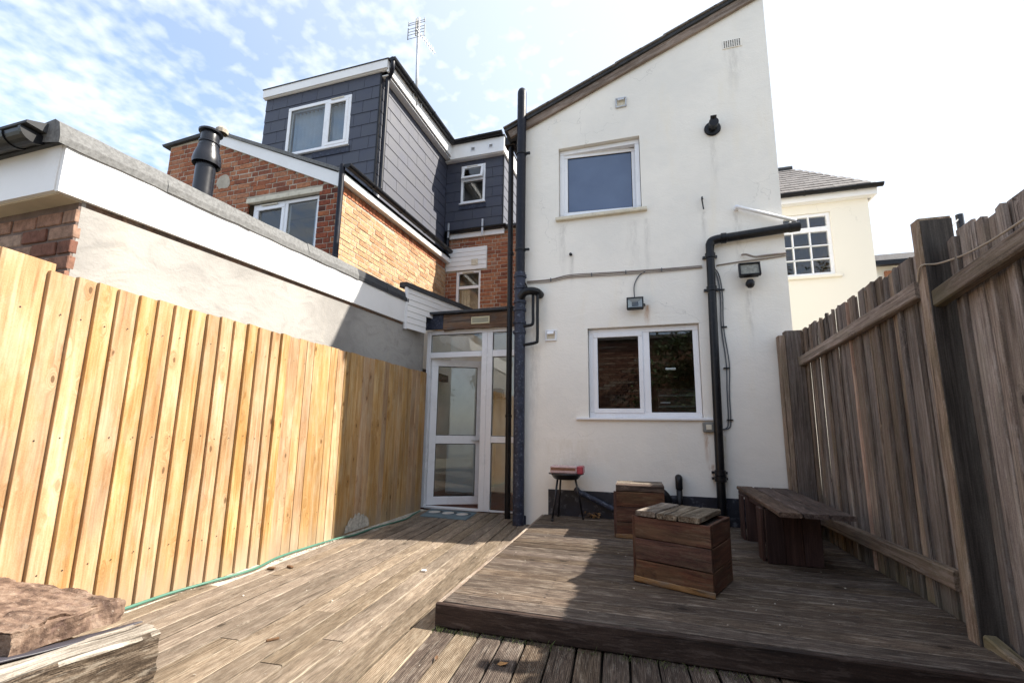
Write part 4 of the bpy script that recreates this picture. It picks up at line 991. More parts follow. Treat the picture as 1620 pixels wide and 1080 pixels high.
# small clad face towards the camera
SW = (-3.49, 5.545, -2.97, 6.37)
tiles(dm, Matrix.Translation((0, YD1 + .005, 0)), XD + .003, -2.585, 4.985, 6.485, SW, tw=.40)
dmb = MB(); dmb.box(XD, YD1 + .01, 4.95, -2.60, YD1 + .05, 5.545); dmb.box(XD, YD1 + .01, 6.37, -2.60, YD1 + .05, 6.64); dmb.box(XD, YD1 + .01, 5.546, SW[0], YD1 + .05, 6.369); dmb.box(SW[2], YD1 + .01, 5.546, -2.60, YD1 + .05, 6.369)
dmb.box(-2.64, YD1 + .051, 4.95, -2.60, YD1 + 2.2, 6.64); dmb = dmb.put('small_dormer_wall', 'leadfelt', bh)
SC = frame((-2.592, 0, 0), (0, 1, 0), (-1, 0, 0))
tiles(dmb, SC, YD1, YD1 + 2.2, 4.99, 6.60, None, tw=.60)
MB().cbox(-2.60, YD1 - .012, 4.985, -2.575, YD1 + .02, 6.58, .003).put('corner_trim', 'black', bh)
w2 = window(bh, SW[0], SW[1], SW[2], SW[3], YD1 - .012, .05, bars=[(-3.44, 6.02, -3.02, 6.07)], lights=[(-3.44, 5.595, -3.02, 6.02, 'fixed')], sill=(SW[0] - .02, YD1 - .05, 5.52, SW[2] + .02, YD1 - .01, 5.545))
tm = Matrix.Translation((0, YD1 - .015, 6.335)) @ Matrix.Rotation(rad(-14), 4, 'X')      # top light propped open
t2 = MB(); ring(t2, -3.455, -.30, -3.005, 0, .045, -.02, .02); t2.xf(tm).put('top_light', 'upvc', w2)
MB().box(-3.41, -.004, -.255, -3.05, .004, -.045).xf(tm).put('pane', 'glass', w2)
MB().cbox(-3.36, -.030, -.028, -3.12, -.021, -.008, .003).xf(tm).put('trickle_vent', 'cream_paint', w2)
room(bh, -3.75, 5.2, -2.7, 6.5, YD1 + .06, 8.8, 'room')
MB().box(-3.52, YD1 - .02, 5.42, -2.94, YD1 - .01, 5.51).put('lead_apron', 'castiron', bh)
# dormer fascias, soffit, roofs, gutters
def dt(y): return 6.70 + .046 * (y - 5.32)
def db(y): return 6.525 + .016 * (y - 5.32)
MB().box(-6.10, YD0 - .065, 6.575, -3.685, YD0 - .035, 6.715).put('front_fascia', 'upvc_trim', bh)
MB().box(-6.10, YD0 - .034, 6.565, -3.69, YD0 + .0, 6.58).put('soffit', 'upvc_trim', bh)
slope_box(-3.705, -3.675, YD0 - .034, YD1 - .10, db, dt).put('side_fascia', 'upvc_trim', bh)
slope_box(XD, -3.706, YD0 + .001, YD1 - .001, lambda y: db(y) - .035, lambda y: db(y) - .02).put('side_soffit', 'upvc_trim', bh)
MB().box(-3.70, YD1 - .13, 6.49, -2.545, YD1 - .10, 6.80).put('back_fascia', 'upvc_trim', bh)
MB().box(-2.575, YD1 - .099, 6.49, -2.545, YD1 + 2.2, 6.80).put('back_side_fascia', 'upvc_trim', bh)
MB().box(-3.82, YD1 - .098, 6.478, -2.576, YD1 - .0, 6.493).put('back_soffit', 'upvc_trim', bh)
slope_box(-6.11, -3.665, YD0 - .075, YD1 + .5, lambda y: dt(y) + .017, lambda y: dt(y) + .035).put('dormer_roof', 'leadfelt', bh)
MB().box(-3.66, YD1 - .14, 6.803, -2.53, YD1 + 2.2, 6.84).put('back_dormer_roof', 'leadfelt', bh)
half_gutter(bh, (-3.615, YD0 - .06, dt(YD0) + .035), (-3.615, YD1 - .15, dt(YD1) + .035), .06)
half_gutter(bh, (-3.60, YD1 - .19, 6.845), (-2.56, YD1 - .19, 6.865), .055)
for x in (-3.20, -2.82):
    v_ = MB(); ring(v_, x - .055, 6.59, x + .055, 6.69, .02, YD1 - .138, YD1 - .131); v_ = v_.put('vent_grille', 'upvc', bh); MB().box(x - .033, YD1 - .136, 6.61, x + .033, YD1 - .132, 6.67).put('louvre', 'grey_plastic', v_)
smooth_by_angle(MB().tube(curve_pts([(-3.62, YD0 - .02, 6.75), (-3.62, YD0 - .02, 6.62), (-3.66, YD0 + .02, 6.55), (-3.745, YD0 + .06, 6.48), (-3.755, YD0 + .07, 6.40)], 5) + [Vector((-3.755, YD0 + .07, 4.62))], .035, 12).put('dormer_downpipe', 'darkpipe', bh))
# back wall with the narrow window
bw = MB()
BWN = (-3.57, 3.10, -3.04, 4.17)
for a, b, c, d in ((X2, 2.0, BWN[0], 5.0), (BWN[2], 2.0, -1.55, 5.0), (BWN[0], 4.17, BWN[2], 5.0), (BWN[0], 2.0, BWN[2], 3.10)):
    bw.add([(a, YB, b), (c, YB, b), (c, YB, d), (a, YB, d)], [(0, 1, 2, 3)])
bw = bw.put('back_wall', 'mortar', bh)
B0 = Matrix.Translation((0, YB, 0)) @ Matrix.Rotation(math.pi, 4, 'Z')
def in_back(u, v):
    x = -u
    if not (X2 + .004 < x < -1.6) or v > 4.90: return False
    if BWN[0] < x < BWN[2] and v < 4.17: return False
    if x < -2.92 and 4.17 <= v < 4.64: return False
    return v > 3.0
brick_wall(bw, B0, in_back, 1.6, -X2, 3.0, 4.93, .0765, .222, lambda u, v: 'brick' if -u > -3.0 else 'brick_quoin', max(0, 290 - used), stuff_mat='brick')
w3 = window(bh, BWN[0], BWN[1], BWN[2], BWN[3], YB + .02, .055, bars=[(-3.515, 3.80, -3.095, 3.86)], lights=[(-3.50, 3.87, -3.11, 4.10, 'fixed'), (-3.51, 3.16, -3.10, 3.80, 'fixed')])
MB().cbox(-3.43, YB + .0, 4.12, -3.2, YB + .018, 4.14, .003).put('trickle_vent', 'cream_paint', w3)
room(bh, -3.75, 2.9, -2.9, 4.4, YB + .09, 9.5, 'room')
for i in range(5): MB().box(-3.49 + i * .035, YB + .14 + (i % 2) * .012, 3.15, -3.46 + i * .035, YB + .143 + (i % 2) * .012, 3.82).put('curtain_fold', 'cream_paint', w3)
for i in range(5):
    z0 = 4.175 + i * .093
    MB().hexa([(-3.79, YB - .026, z0), (-2.925, YB - .026, z0), (-2.925, YB - .002, z0), (-3.79, YB - .002, z0)], [(-3.79, YB - .018, z0 + .09), (-2.925, YB - .018, z0 + .09), (-2.925, YB - .002, z0 + .09), (-3.79, YB - .002, z0 + .09)]).put('infill_board', 'upvc_trim', bh)
MB().box(-3.235, YB - .036, 4.26, -3.10, YB - .027, 4.38).put('wall_vent', 'cream_paint', bh)
MB().box(-3.78, YB - .06, 4.835, -2.56, YB - .03, 4.935).put('eaves_fascia', 'upvc_trim', bh)
half_gutter(bh, (-3.78, YB - .11, 4.975), (-2.50, YB - .11, 4.99), .05)
MB().box(-2.58, YB - .12, 4.94, -1.6, YB + 1.0, 4.985).put('eaves_roof', 'leadfelt', bh)
for x in (-3.70, -2.98): MB().box(x - .018, YB - .155, 4.83, x + .018, YB - .145, 5.14).put('bracket_strap', 'galv', bh)
smooth_by_angle(MB().tube([(-3.74, YB - .09, 4.5), (-3.74, YB - .09, 4.95)], .035, 10).put('short_pipe', 'darkpipe', bh))
# main roof bodies behind
MB().hexa([(-6.6, YD1 + .3, 5.0), (-2.65, YD1 + .3, 5.0), (-2.65, 14, 5.0), (-6.6, 14, 5.0)], [(-6.6, YD1 + .6, 6.5), (-2.65, YD1 + .6, 6.5), (-2.65, 10.5, 6.6), (-6.6, 10.5, 6.6)]).put('main_roof', 'slate', bh)
MB().box(-7.0, YB + .3, -.15, -1.6, 13.5, 5.0).put('main_walls', 'mortar', bh)

# TV aerial on the dormer gutter
ax, ay = -3.66, 6.16
av = thing('tv_aerial', (ax, ay, 6.7), 'silver mast with a small grid television aerial on the dormer eaves', 'aerial')
MB().tube([(ax - .02, ay, 6.60), (ax - .06, ay, 8.36)], .026, 10).put('mast', 'galv', av, smooth=True)
br = MB(); br.tube([(-3.665, ay - .14, 6.66), (ax + .02, ay - .12, 6.82), (ax + .02, ay + .12, 6.82), (-3.665, ay + .14, 6.66)], .012, 6); br.tube([(ax - .02, ay - .1, 6.74), (ax + .06, ay - .16, 6.78)], .01, 6); br.put('bracket', 'galv', av)
hd = MB()
for z in (8.24, 8.20, 8.12, 8.06, 8.0, 7.92):
    hd.tube([(ax - .06 - .165, ay - .05, z), (ax - .06 + .165, ay - .05, z)], .0045, 6)
for x, z0, z1 in ((-.165, 7.90, 8.13), (.165, 7.90, 8.13), (-.16, 8.18, 8.26), (.16, 8.18, 8.26)):
    hd.tube([(ax - .06 + x, ay - .06, z0), (ax - .06 + x, ay - .06, z1)], .009, 6)
hd.tube([(ax - .085, ay - .03, 7.98), (ax - .085, ay - .03, 8.32)], .014, 8)
hd.put('aerial_grid', 'grey_plastic', av)
bo = MB(); bo.tube([(ax - .06, ay - .05, 8.08), (ax + .02, ay + .5, 8.08)], .010, 6)
for i in range(8): bo.tube([(ax - .05 + i * .009, ay + .03 + i * .06, 8.0), (ax - .05 + i * .009, ay + .03 + i * .06, 8.16)], .004, 5)
bo.put('boom', 'galv', av)

# ------------------------------------------------------------------ lean-to entrance between the houses
lt = thing('lean_to_porch', (-2.3, 5.8, 0), 'small lean-to porch with weathered timber head and white glazed door frame', 'porch')
YF = 5.80
fr = MB()
fr.cbox(-3.065, YF, 0, -3.005, YF + .07, 2.48, .004)
fr.cbox(-3.004, YF + .001, 2.42, -1.56, YF + .069, 2.48, .004)
fr.cbox(-3.004, YF + .001, 2.08, -2.211, YF + .069, 2.16, .004)
fr.cbox(-2.21, YF - .001, 0, -2.13, YF + .07, 2.419, .004); fr.cbox(-2.129, YF, 0, -2.05, YF + .07, 2.419, .004)
fr.cbox(-2.049, YF + .001, 2.07, -1.61, YF + .069, 2.165, .004); fr.cbox(-2.049, YF + .001, .895, -1.61, YF + .069, .98, .004); fr.cbox(-2.049, YF + .001, 0, -1.61, YF + .069, .025, .004)
fr.cbox(-1.609, YF, 0, -1.56, YF + .07, 2.419, .004)
fr.cbox(-3.004, YF + .001, -.005, -2.211, YF + .09, .022, .004)
fr = fr.put('door_frame', 'upvc', lt)
for (a, b, c, d) in ((-3.005, 2.16, -2.21, 2.42), (-2.05, 2.165, -1.61, 2.42), (-2.05, .98, -1.61, 2.07), (-2.05, .025, -1.61, .895)):
    g = MB(); ring(g, a, b, c, d, .007, YF + .02, YF + .03); g.put('gasket', 'black', fr)
    MB().box(a - .004, YF + .03, b - .004, c + .004, YF + .038, d + .004).put('pane', 'glass_door', fr)
# door leaf swung inwards
dmx = Matrix.Translation((-2.995, YF + .05, 0)) @ Matrix.Rotation(rad(27), 4, 'Z')
dl = MB(); ring(dl, 0, .03, .76, 2.07, .095, 0, .06, .11); dl.cbox(.0955, .001, .865, .6645, .059, .98, .004)
dl = dl.xf(dmx).put('door', 'upvc', lt)
for b, d in ((.14, .865), (.98, 1.975)):
    g = MB(); ring(g, .094, b, .666, d, .009, .012, .022); g.xf(dmx).put('gasket', 'black', dl)
    MB().box(.092, .024, b - .003, .668, .032, d + .003).xf(dmx).put('pane', 'glass_door', dl)
MB().cbox(.690, -.035, .90, .712, -.001, .93, .004).xf(dmx).put('handle', 'steel', dl)
MB().cbox(.60, -.045, .905, .712, -.030, .925, .004).xf(dmx).put('lever', 'steel', dl)
# timber head, roof and interior
link('timber_head', board(1.06, .215, .04, .004, 8, .004, .006), 'cedar', lt, frame((-2.78, YF - .045, 2.575), (1, 0, 0), (0, 0, 1)))
link('lead_flashing', MB().cbox(-3.10, YF - .075, 2.485, -2.785, YF - .04, 2.70, .006).me('lead_flashing'), 'castiron', lt)
rag = [(-2.78, 2.452), (-2.6, 2.468), (-2.45, 2.475), (-2.36, 2.490), (-2.28, 2.482), (-2.2, 2.466), (-2.05, 2.472), (-1.85, 2.485), (-1.72, 2.49), (-1.72, 2.53), (-2.2, 2.52), (-2.78, 2.51)]
MB().prism([(x, YF - .055, z) for x, z in rag], (0, .03, 0)).put('ragged_strip', 'verge', lt)
tv = MB(); ring(tv, -2.345, 2.525, -2.07, 2.63, .018, YF - .10, YF - .088); tv = tv.put('trickle_vent', 'beige_plastic', lt)
MB().box(-2.33, YF - .096, 2.54, -2.085, YF - .089, 2.615).put('louvre', 'vent_in', tv)
MB().hexa([(-3.14, YF - .14, 2.695), (-1.56, YF - .14, 2.70), (-1.56, YB - .03, 2.85), (-3.14, YB - .03, 2.85)], [(-3.14, YF - .14, 2.72), (-1.56, YF - .14, 2.725), (-1.56, YB - .03, 2.875), (-3.14, YB - .03, 2.875)])
for a, b in ((-3.14, -3.02), (-1.66, -1.56)):
    MB().hexa([(a, YF - .14, 2.695), (b, YF - .14, 2.70), (b, YB - .03, 2.85), (a, YB - .03, 2.85)], [(a, YF - .14, 2.725), (b, YF - .14, 2.73), (b, YB - .03, 2.875), (a, YB - .03, 2.875)]).put('roof_sheet', 'leadfelt', lt)
MB().hexa([(-3.02, YF - .14, 2.695), (-1.66, YF - .14, 2.70), (-1.66, YF + .25, 2.735), (-3.02, YF + .25, 2.735)], [(-3.02, YF - .14, 2.727), (-1.66, YF - .14, 2.732), (-1.66, YF + .25, 2.76), (-3.02, YF + .25, 2.76)]).put('roof_sheet', 'leadfelt', lt)
MB().hexa([(-3.019, YF + .251, 2.735), (-1.661, YF + .251, 2.735), (-1.661, YB - .03, 2.85), (-3.019, YB - .03, 2.85)], [(-3.019, YF + .251, 2.745), (-1.661, YF + .251, 2.745), (-1.661, YB - .03, 2.86), (-3.019, YB - .03, 2.86)]).put('added_rooflight', 'glass', lt)  # glazed opening added to let sky light brighten the porch inside
lw_ = MB().add([(-3.6, YF + .08, 0.0), (-1.56, YF + .08, 0), (-1.56, 7.8, 0), (-3.6, 7.8, 0), (-3.6, YF + .08, 2.69), (-1.56, YF + .08, 2.69), (-1.56, 7.8, 2.84), (-3.6, 7.8, 2.84)],
          [(2, 6, 7, 3), (1, 5, 6, 2), (0, 3, 7, 4)]); lw_.put('lobby_wall', 'lobby', lt)
MB().box(-3.6, YF + .05, -.03, -1.56, 7.8, -.003).put('lobby_floor', 'tilefloor', lt)
# things in the lobby
fd = thing('fridge', (-2.85, 7.0, 0), 'low white fridge seen through the open porch door', 'fridge')
MB().cbox(-3.18, 6.86, .05, -2.55, 7.45, .93, .015).put('cabinet', 'appliance', fd)
MB().cbox(-3.17, 6.82, .08, -2.56, 6.858, .91, .012).put('fridge_door', 'appliance', fd)
MB().cbox(-3.19, 6.81, .932, -2.54, 7.46, .965, .006).put('worktop', 'black', fd)
ws = thing('wall_shelf', (-2.7, 7.5, 1.7), 'small dark shelf on the wall inside the porch', 'shelf')
MB().box(-2.95, 7.5, 1.62, -2.45, 7.78, 1.645).put('shelf_board', 'bench', ws)
MB().box(-2.75, 7.55, 1.646, -2.5, 7.75, 1.80).put('box', 'bench', ws)
MB().box(-3.585, 6.2, 1.92, -3.5, 7.5, 2.04).put('wall_beam', 'bench', label='dark timber beam on the side wall inside the porch', cat='beam')
MB().tube(curve_pts([(-3.0, 7.76, 1.35), (-3.0, 7.72, 1.2), (-3.0, 7.72, .98)], 4), .014, 8).put('tap_pipe', 'upvc', label='thin white pipe on the wall above the fridge', cat='pipe')
# mat
mt_ = thing('doormat', (-2.48, 5.44, 0), 'blue doormat with three pale ovals in front of the porch door', 'doormat')
MB().hexa([(-2.75, 5.22, .002), (-2.12, 5.18, .002), (-2.17, 5.66, .002), (-2.84, 5.70, .002)], [(-2.745, 5.225, .014), (-2.125, 5.185, .014), (-2.175, 5.655, .014), (-2.835, 5.695, .014)]).put('backing', 'mat_blue', mt_)
for cx, cy in ((-2.68, 5.48), (-2.485, 5.47), (-2.285, 5.455)):
    o2 = MB().lathe([(0, .0), (.088, .0)], n=20).xf(Matrix.Translation((cx + .02, cy + .02, .0155)) @ Matrix.Diagonal((1, 1.15, 1, 1))); o2.put('oval_shadow', 'mat_dark', mt_)
    o1 = MB().lathe([(0, .0), (.075, .0)], n=20).xf(Matrix.Translation((cx, cy, .0175)) @ Matrix.Diagonal((1, 1.15, 1, 1))); o1.put('oval', 'mat_pale', mt_)

# ------------------------------------------------------------------ weathered fence on the right
of = thing('weathered_fence', (1.5, 3.6, 0), 'tall grey weathered closeboard fence along the right side of the raised deck', 'fence')
def pale_r(y, w, z0, z1, x, mat='oldfence', t=.020):
    me = board(z1 - z0, w, t, .005, 6, .006, .0025, wedge=.009, tip=R.choice([.0, .008, .015, .022]))
    me.materials.append(M[mat])
    link('pale', me, None, of, frame((x, y, z0), (R.uniform(-.004, .004), R.uniform(-.005, .005), 1), (0, 1, 0)) @ Matrix.Rotation(R.uniform(-.035, .035), 4, 'X'))
y = 5.16; i = 0
while y > 3.03:
    w = R.uniform(.060, .084); yc = y - w / 2
    fresh = abs(yc - 4.02) < .045
    back = i % 2 == 1
    pale_r(yc, w + (.050 if back else -.002), .02 + R.uniform(0, .05), 2.10 + R.uniform(-.012, .014), (1.527 if back else 1.521) + R.uniform(-.002, .002), 'freshslat' if fresh else 'oldfence', .018 if back else .026); y -= w; i += 1
y = 3.02
while y > 1.0:
    w = R.uniform(.068, .092); yc = y - w / 2
    back = i % 2 == 1
    off_ = .042 if yc < 2.735 else 0.0
    pale_r(yc, w + (.050 if back else -.002), -.05, 2.05 + R.uniform(-.015, .02), (1.545 if back else 1.538) - off_ + R.uniform(-.002, .003), 'oldfence', .018 if back else .028); y -= w; i += 1
pale_r(5.185, .075, .02, 2.09, 1.47, 'oldfence', .022)
def rail(y0, y1, z0, z1, x, h, t):
    link('rail', board((Vector((x, y1, z1)) - Vector((x, y0, z0))).length, h, t, .008, 6, .004, .003), 'oldfence', of, frame((x + t, y0, z0), (0, y1 - y0, z1 - z0), (0, 0, 1)))
rail(5.15, 2.97, 1.775, 1.865, 1.455, .095, .055)
rail(5.15, 2.98, .30, .335, 1.455, .095, .055)
rail(2.738, 1.0, 1.75, 1.955, 1.405, .088, .055)
rail(2.735, 1.0, .13, -.16, 1.41, .095, .055)
def post(x0, y0, x1, y1, z1, name='post'):
    L = z1 + .2
    me = board(L, x1 - x0, y1 - y0, .005, 8, .003, .002); me.materials.append(M['oldfence'])
    link(name, me, None, of, frame(((x0 + x1) / 2, y0, -.2), (0, 0, 1), (-1, 0, 0)))
post(1.395, 2.812, 1.535, 2.887, 2.185)
post(1.30, 5.195, 1.36, 5.295, 2.055); post(1.362, 5.19, 1.515, 5.30, 2.10)
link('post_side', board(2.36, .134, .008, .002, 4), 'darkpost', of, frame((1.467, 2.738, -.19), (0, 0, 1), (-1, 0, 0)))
MB().tube(curve_pts([(1.388, 2.80, 1.86), (1.384, 2.77, 1.91), (1.388, 2.735, 1.93), (1.44, 2.715, 1.925), (1.47, 2.6, 1.915), (1.44, 2.43, 1.89), (1.40, 2.2, 1.87), (1.40, 1.8, 1.90)], 5), .0045, 6).put('fence_wire', 'wire', label='pale wire strung round the fence post and along the top rail', cat='wire')
pb = thing('washing_line_pole', (2.6, 4.53, 0), 'thin dark pole with a line behind the grey weathered fence', 'pole')
MB().tube([(2.6, 4.53, -.15), (2.6, 4.53, 2.93)], .026, 10).put('pole', 'iron', pb)
MB().tube([(2.59, 4.53, 2.89), (1.52, 3.0, 2.05)], .006, 6).put('line', 'cable_dark', pb)

# ------------------------------------------------------------------ crates, bench, barbecue
def crate(label, loc, rz, w, d, h, lid_dir, lidh, lip):
    c = thing('wooden_crate', loc, label, 'crate', 'plank crates on the raised deck', rz)
    B = W[c]; ph = h / 3
    def bd(nm, L, wd, t, mat, o, x, y, jit=.0015):
        me = board(L, wd, t, .004, 3, .0015, jit); me.materials.append(M[mat]); link(nm, me, None, c, B @ frame(o, x, y))
    for k in range(3):
        z = ph * k + ph / 2
        bd('front_plank', w - .004, ph - .005, .022, 'crate', (.002, .022, z + .002), (1, 0, 0), (0, 0, 1))
        bd('back_plank', w - .004, ph - .005, .022, 'crate', (w - .002, d - .022, z + .002), (-1, 0, 0), (0, 0, 1))
        bd('side_plank', d - .05, ph - .005, .022, 'crate', (w - .022, .025, z + .004), (0, 1, 0), (0, 0, 1))
        bd('side_plank', d - .05, ph - .005, .022, 'crate', (.022, d - .025, z + .004), (0, -1, 0), (0, 0, 1))
    MB().box(.03, .03, .01, w - .03, d - .03, h - .02).xf(B).put('inner_box', 'soil', c)
    bd('base_strip', w + .02, .035, .012, 'cedar', (-.01, .0, .018), (1, 0, 0), (0, 0, 1))
    bd('corner_strip', h, .035, .014, 'crate', (-.004, .004, 0), (0, 0, 1), (1, 0, 0))
    if lid_dir == 'y':
        n = 3; lw__ = (w - .055) / n
        for k in range(n):
            z = h + .004 + R.uniform(0, .004)
            bd('lid_board', d + .02, lw__ - .012, lidh, 'cratelid', (.005 + lw__ * (k + .5), -.012 + R.uniform(-.008, .008), z), (0, 1, 0), (-1, 0, 0), .003)
    else:
        n = 3; lw__ = d / n
        for k in range(n):
            bd('lid_board', w + .0, lw__ - .008, lidh, 'bench' if k == 0 else 'cratelid', (.0, lw__ * (k + .5), h + .004 + (.0 if k else .0)), (1, 0, 0), (0, 1, 0), .002)
    return c
crate('nearer red-brown plank crate with three bleached boards across its top', (-.11, 3.14, .126), -.397, .468, .42, .395, 'y', .032, 0)
crate('rear red-brown plank crate against the house wall behind the nearer crate', (-.31, 4.33, .126), .03, .42, .40, .40, 'x', .055, 0)

bn = thing('garden_bench', (1.03, 4.3, ZR), 'low dark plank bench standing along the foot of the grey fence', 'bench')
for k in range(3):
    x = .885 + k * .148
    me = board(1.60 - .02 * k, .140, .032, .006, 6, .003, .002); me.materials.append(M['bench'])
    link('seat_plank', me, None, bn, frame((x + .004 * k, 3.535, .508), (.006, 1, 0), (-1, 0, 0)))
for yb, x0 in ((3.90, .80), (4.62, .80)):
    for k in range(3):
        me = board(.375, .118, .022, .003, 2, .001, .001); me.materials.append(M['benchleg'])
        link('leg_plank', me, None, bn, frame((x0 + .06 + k * .12, yb, .128), (0, 0, 1), (-1, 0, 0)))
    for xx in (x0, x0 + .36):
        me = board(.375, .13, .022, .003, 2, .001, .001); me.materials.append(M['benchleg'])
        link('leg_plank', me, None, bn, frame((xx - .001, yb + .09, .128), (0, 0, 1), (0, 1, 0)))
    MB().box(x0 + .03, yb + .03, .13, x0 + .33, yb + .15, .50).put('leg_core', 'soil', bn)
MB().cbox(.83, 3.95, .47, .86, 5.1, .505, .004).put('under_rail', 'benchleg', bn)

bq = thing('barbecue', (-.89, 5.0, ZR), 'small black three-legged barbecue against the cream wall', 'barbecue')
smooth_by_angle(MB().lathe([(0, .545), (.118, .547), (.135, .555), (.165, .595), (.192, .602), (.192, .608), (.160, .602), (.13, .565), (0, .56)], (-.885, 5.0, 0), 28).put('bowl', 'iron', bq))
for p, q_ in (((-.965, 4.93, .56), (-1.01, 4.85, .127)), ((-.955, 5.05, .56), (-1.00, 5.14, .127)), ((-.785, 5.0, .56), (-.715, 5.07, .127))):
    MB().tube([p, q_], .011, 8).put('leg', 'iron', bq, smooth=True)
    MB().tube([(q_[0], q_[1], .126), (q_[0], q_[1], .15)], .014, 8).put('foot', 'iron', bq, smooth=True)
pk = thing('food_packet', (-.88, 5.0, .61), 'pinkish clear packet with a red end resting on the barbecue', 'packet')
MB().cbox(-1.045, 4.91, .609, -.755, 5.07, .690, .010).put('tray', 'packet', pk)
MB().cbox(-.754, 4.908, .609, -.69, 5.072, .692, .010).put('wrapper_end', 'packet_red', pk)
MB().box(-1.035, 4.9085, .643, -.77, 4.9105, .672).put('contents_stripe', 'packet_brown', pk)

# ------------------------------------------------------------------ raised bed at the lower left: sleeper, sheet, sandstone slab
def rough_block(nx, ny, nz, fn):
    bm = bmesh.new()
    mb = MB(); grid = {}
    def vid(i, j, k):
        if (i, j, k) not in grid:
            grid[(i, j, k)] = len(mb.v); mb.v.append(Vector(fn(i / nx, j / ny, k / nz)))
        return grid[(i, j, k)]
    for i in range(nx):
        for j in range(ny):
            mb.f.append([vid(i, j, nz), vid(i + 1, j, nz), vid(i + 1, j + 1, nz), vid(i, j + 1, nz)])
            mb.f.append([vid(i, j, 0), vid(i, j + 1, 0), vid(i + 1, j + 1, 0), vid(i + 1, j, 0)])
    for i in range(nx):
        for k in range(nz):
            mb.f.append([vid(i, 0, k), vid(i + 1, 0, k), vid(i + 1, 0, k + 1), vid(i, 0, k + 1)])
            mb.f.append([vid(i, ny, k), vid(i, ny, k + 1), vid(i + 1, ny, k + 1), vid(i + 1, ny, k)])
    for j in range(ny):
        for k in range(nz):
            mb.f.append([vid(0, j, k), vid(0, j, k + 1), vid(0, j + 1, k + 1), vid(0, j + 1, k)])
            mb.f.append([vid(nx, j, k), vid(nx, j + 1, k), vid(nx, j + 1, k + 1), vid(nx, j, k + 1)])
    bm.free(); return mb
from mathutils import noise as mn
def nz3(p, s, a): return mn.noise(Vector(p) * s) * a
def ridged(p, k): return 1 - abs(mn.noise(Vector(p) * k)) * 2
def slab_fn(u, v, w):
    x = -2.95 + .84 * u; y = 1.10 + .36 * v; z = .262 + .088 * w
    x += mn.noise(Vector((u * 3, v * 3, w))) * .02; y += mn.noise(Vector((u * 4, v * 2, w + 5))) * .022
    if w > .99:
        z += .016 * math.floor(2.2 * (mn.noise(Vector((x * 2.2, y * 7, 3))) + .5)) / 2.2 + ridged((x, y * 2, 7), 13) * .006 + mn.noise(Vector((x, y, 1)) * 60) * .004 - .012
    edge = min(1 - u, v, 1 - v)
    if edge < .002:
        ch = mn.noise(Vector((x * 11, y * 11, 4))) + .35 * mn.noise(Vector((x * 40, y * 40, z * 60)))
        d = .018 * ch + (.014 if w > .99 else 0) + .010 * max(0, .5 - w)
        if u > .998: x -= d
        if v < .002: y += d
        if v > .998: y -= d
        if w > .99: z -= .010 + .008 * ch
    return (x, y, z)
rough_block(70, 34, 7, slab_fn).put('sandstone_slab', 'slab', smooth=False, label='rough red sandstone slab resting on the raised bed in the lower left corner', cat='slab')
def sleeper_fn(u, v, w):
    L = 1.35; x = L * u; y = -.10 + .20 * v; z = .245 * w
    if w > .99: z += nz3((x * 3, y * 24, 1), 1.3, .012) - .012 * (v > .97) - .012 * (v < .03)
    if v < .03: y += nz3((z * 26, x * 5, 3), 1.2, .014) + .03 * max(0, .5 - w)
    if u > .99: x += nz3((y * 20, z * 20, 1), 1.4, .022) - (.06 if (w > .6 and v > .55) else 0)
    y += .004 * math.sin(x * 9)
    return (x, y, z)
slp = rough_block(44, 14, 8, sleeper_fn).put('timber_sleeper', 'sleeper', None, frame((-2.205, .15, .005), (.20, 1.35, 0), (-1, .15, 0)), label='bleached split timber sleeper edging the raised bed in the lower left corner', cat='sleeper')
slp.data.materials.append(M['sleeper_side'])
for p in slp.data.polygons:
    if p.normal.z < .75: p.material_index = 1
struct('bed_soil', MB().hexa([(-2.96, .3, -.1), (-2.3, .3, -.1), (-2.05, 1.42, -.1), (-2.96, 1.44, -.1)], [(-2.96, .3, .20), (-2.3, .3, .20), (-2.07, 1.38, .20), (-2.96, 1.42, .20)]).me('bed_soil'), 'soil')
shp = MB(); npx = 14
for i in range(npx):
    u = i / (npx - 1); yy = .75 + .74 * u; xx = -2.27 + .20 * u
    zz = .255 + .012 * _m.sin(u * 5); wv_ = .07 * _m.sin(_m.pi * min(1, u * 1.05)) + .015
    shp.v += [Vector((xx - .10, yy, zz - .03)), Vector((xx - .02, yy, zz)), Vector((xx + wv_, yy + .01, zz + .006 + R.uniform(-.002, .002))), Vector((xx + wv_ + .004, yy + .01, zz + .001)), Vector((xx - .02, yy, zz - .006))]
for i in range(npx - 1):
    for k in range(4): shp.f.append([i * 5 + k, i * 5 + k + 1, (i + 1) * 5 + k + 1, (i + 1) * 5 + k])
shp.put('plastic_sheet', 'sheet', smooth=True, label='dark grey plastic sheet folded between the sandstone slab and the sleeper', cat='plastic sheet')

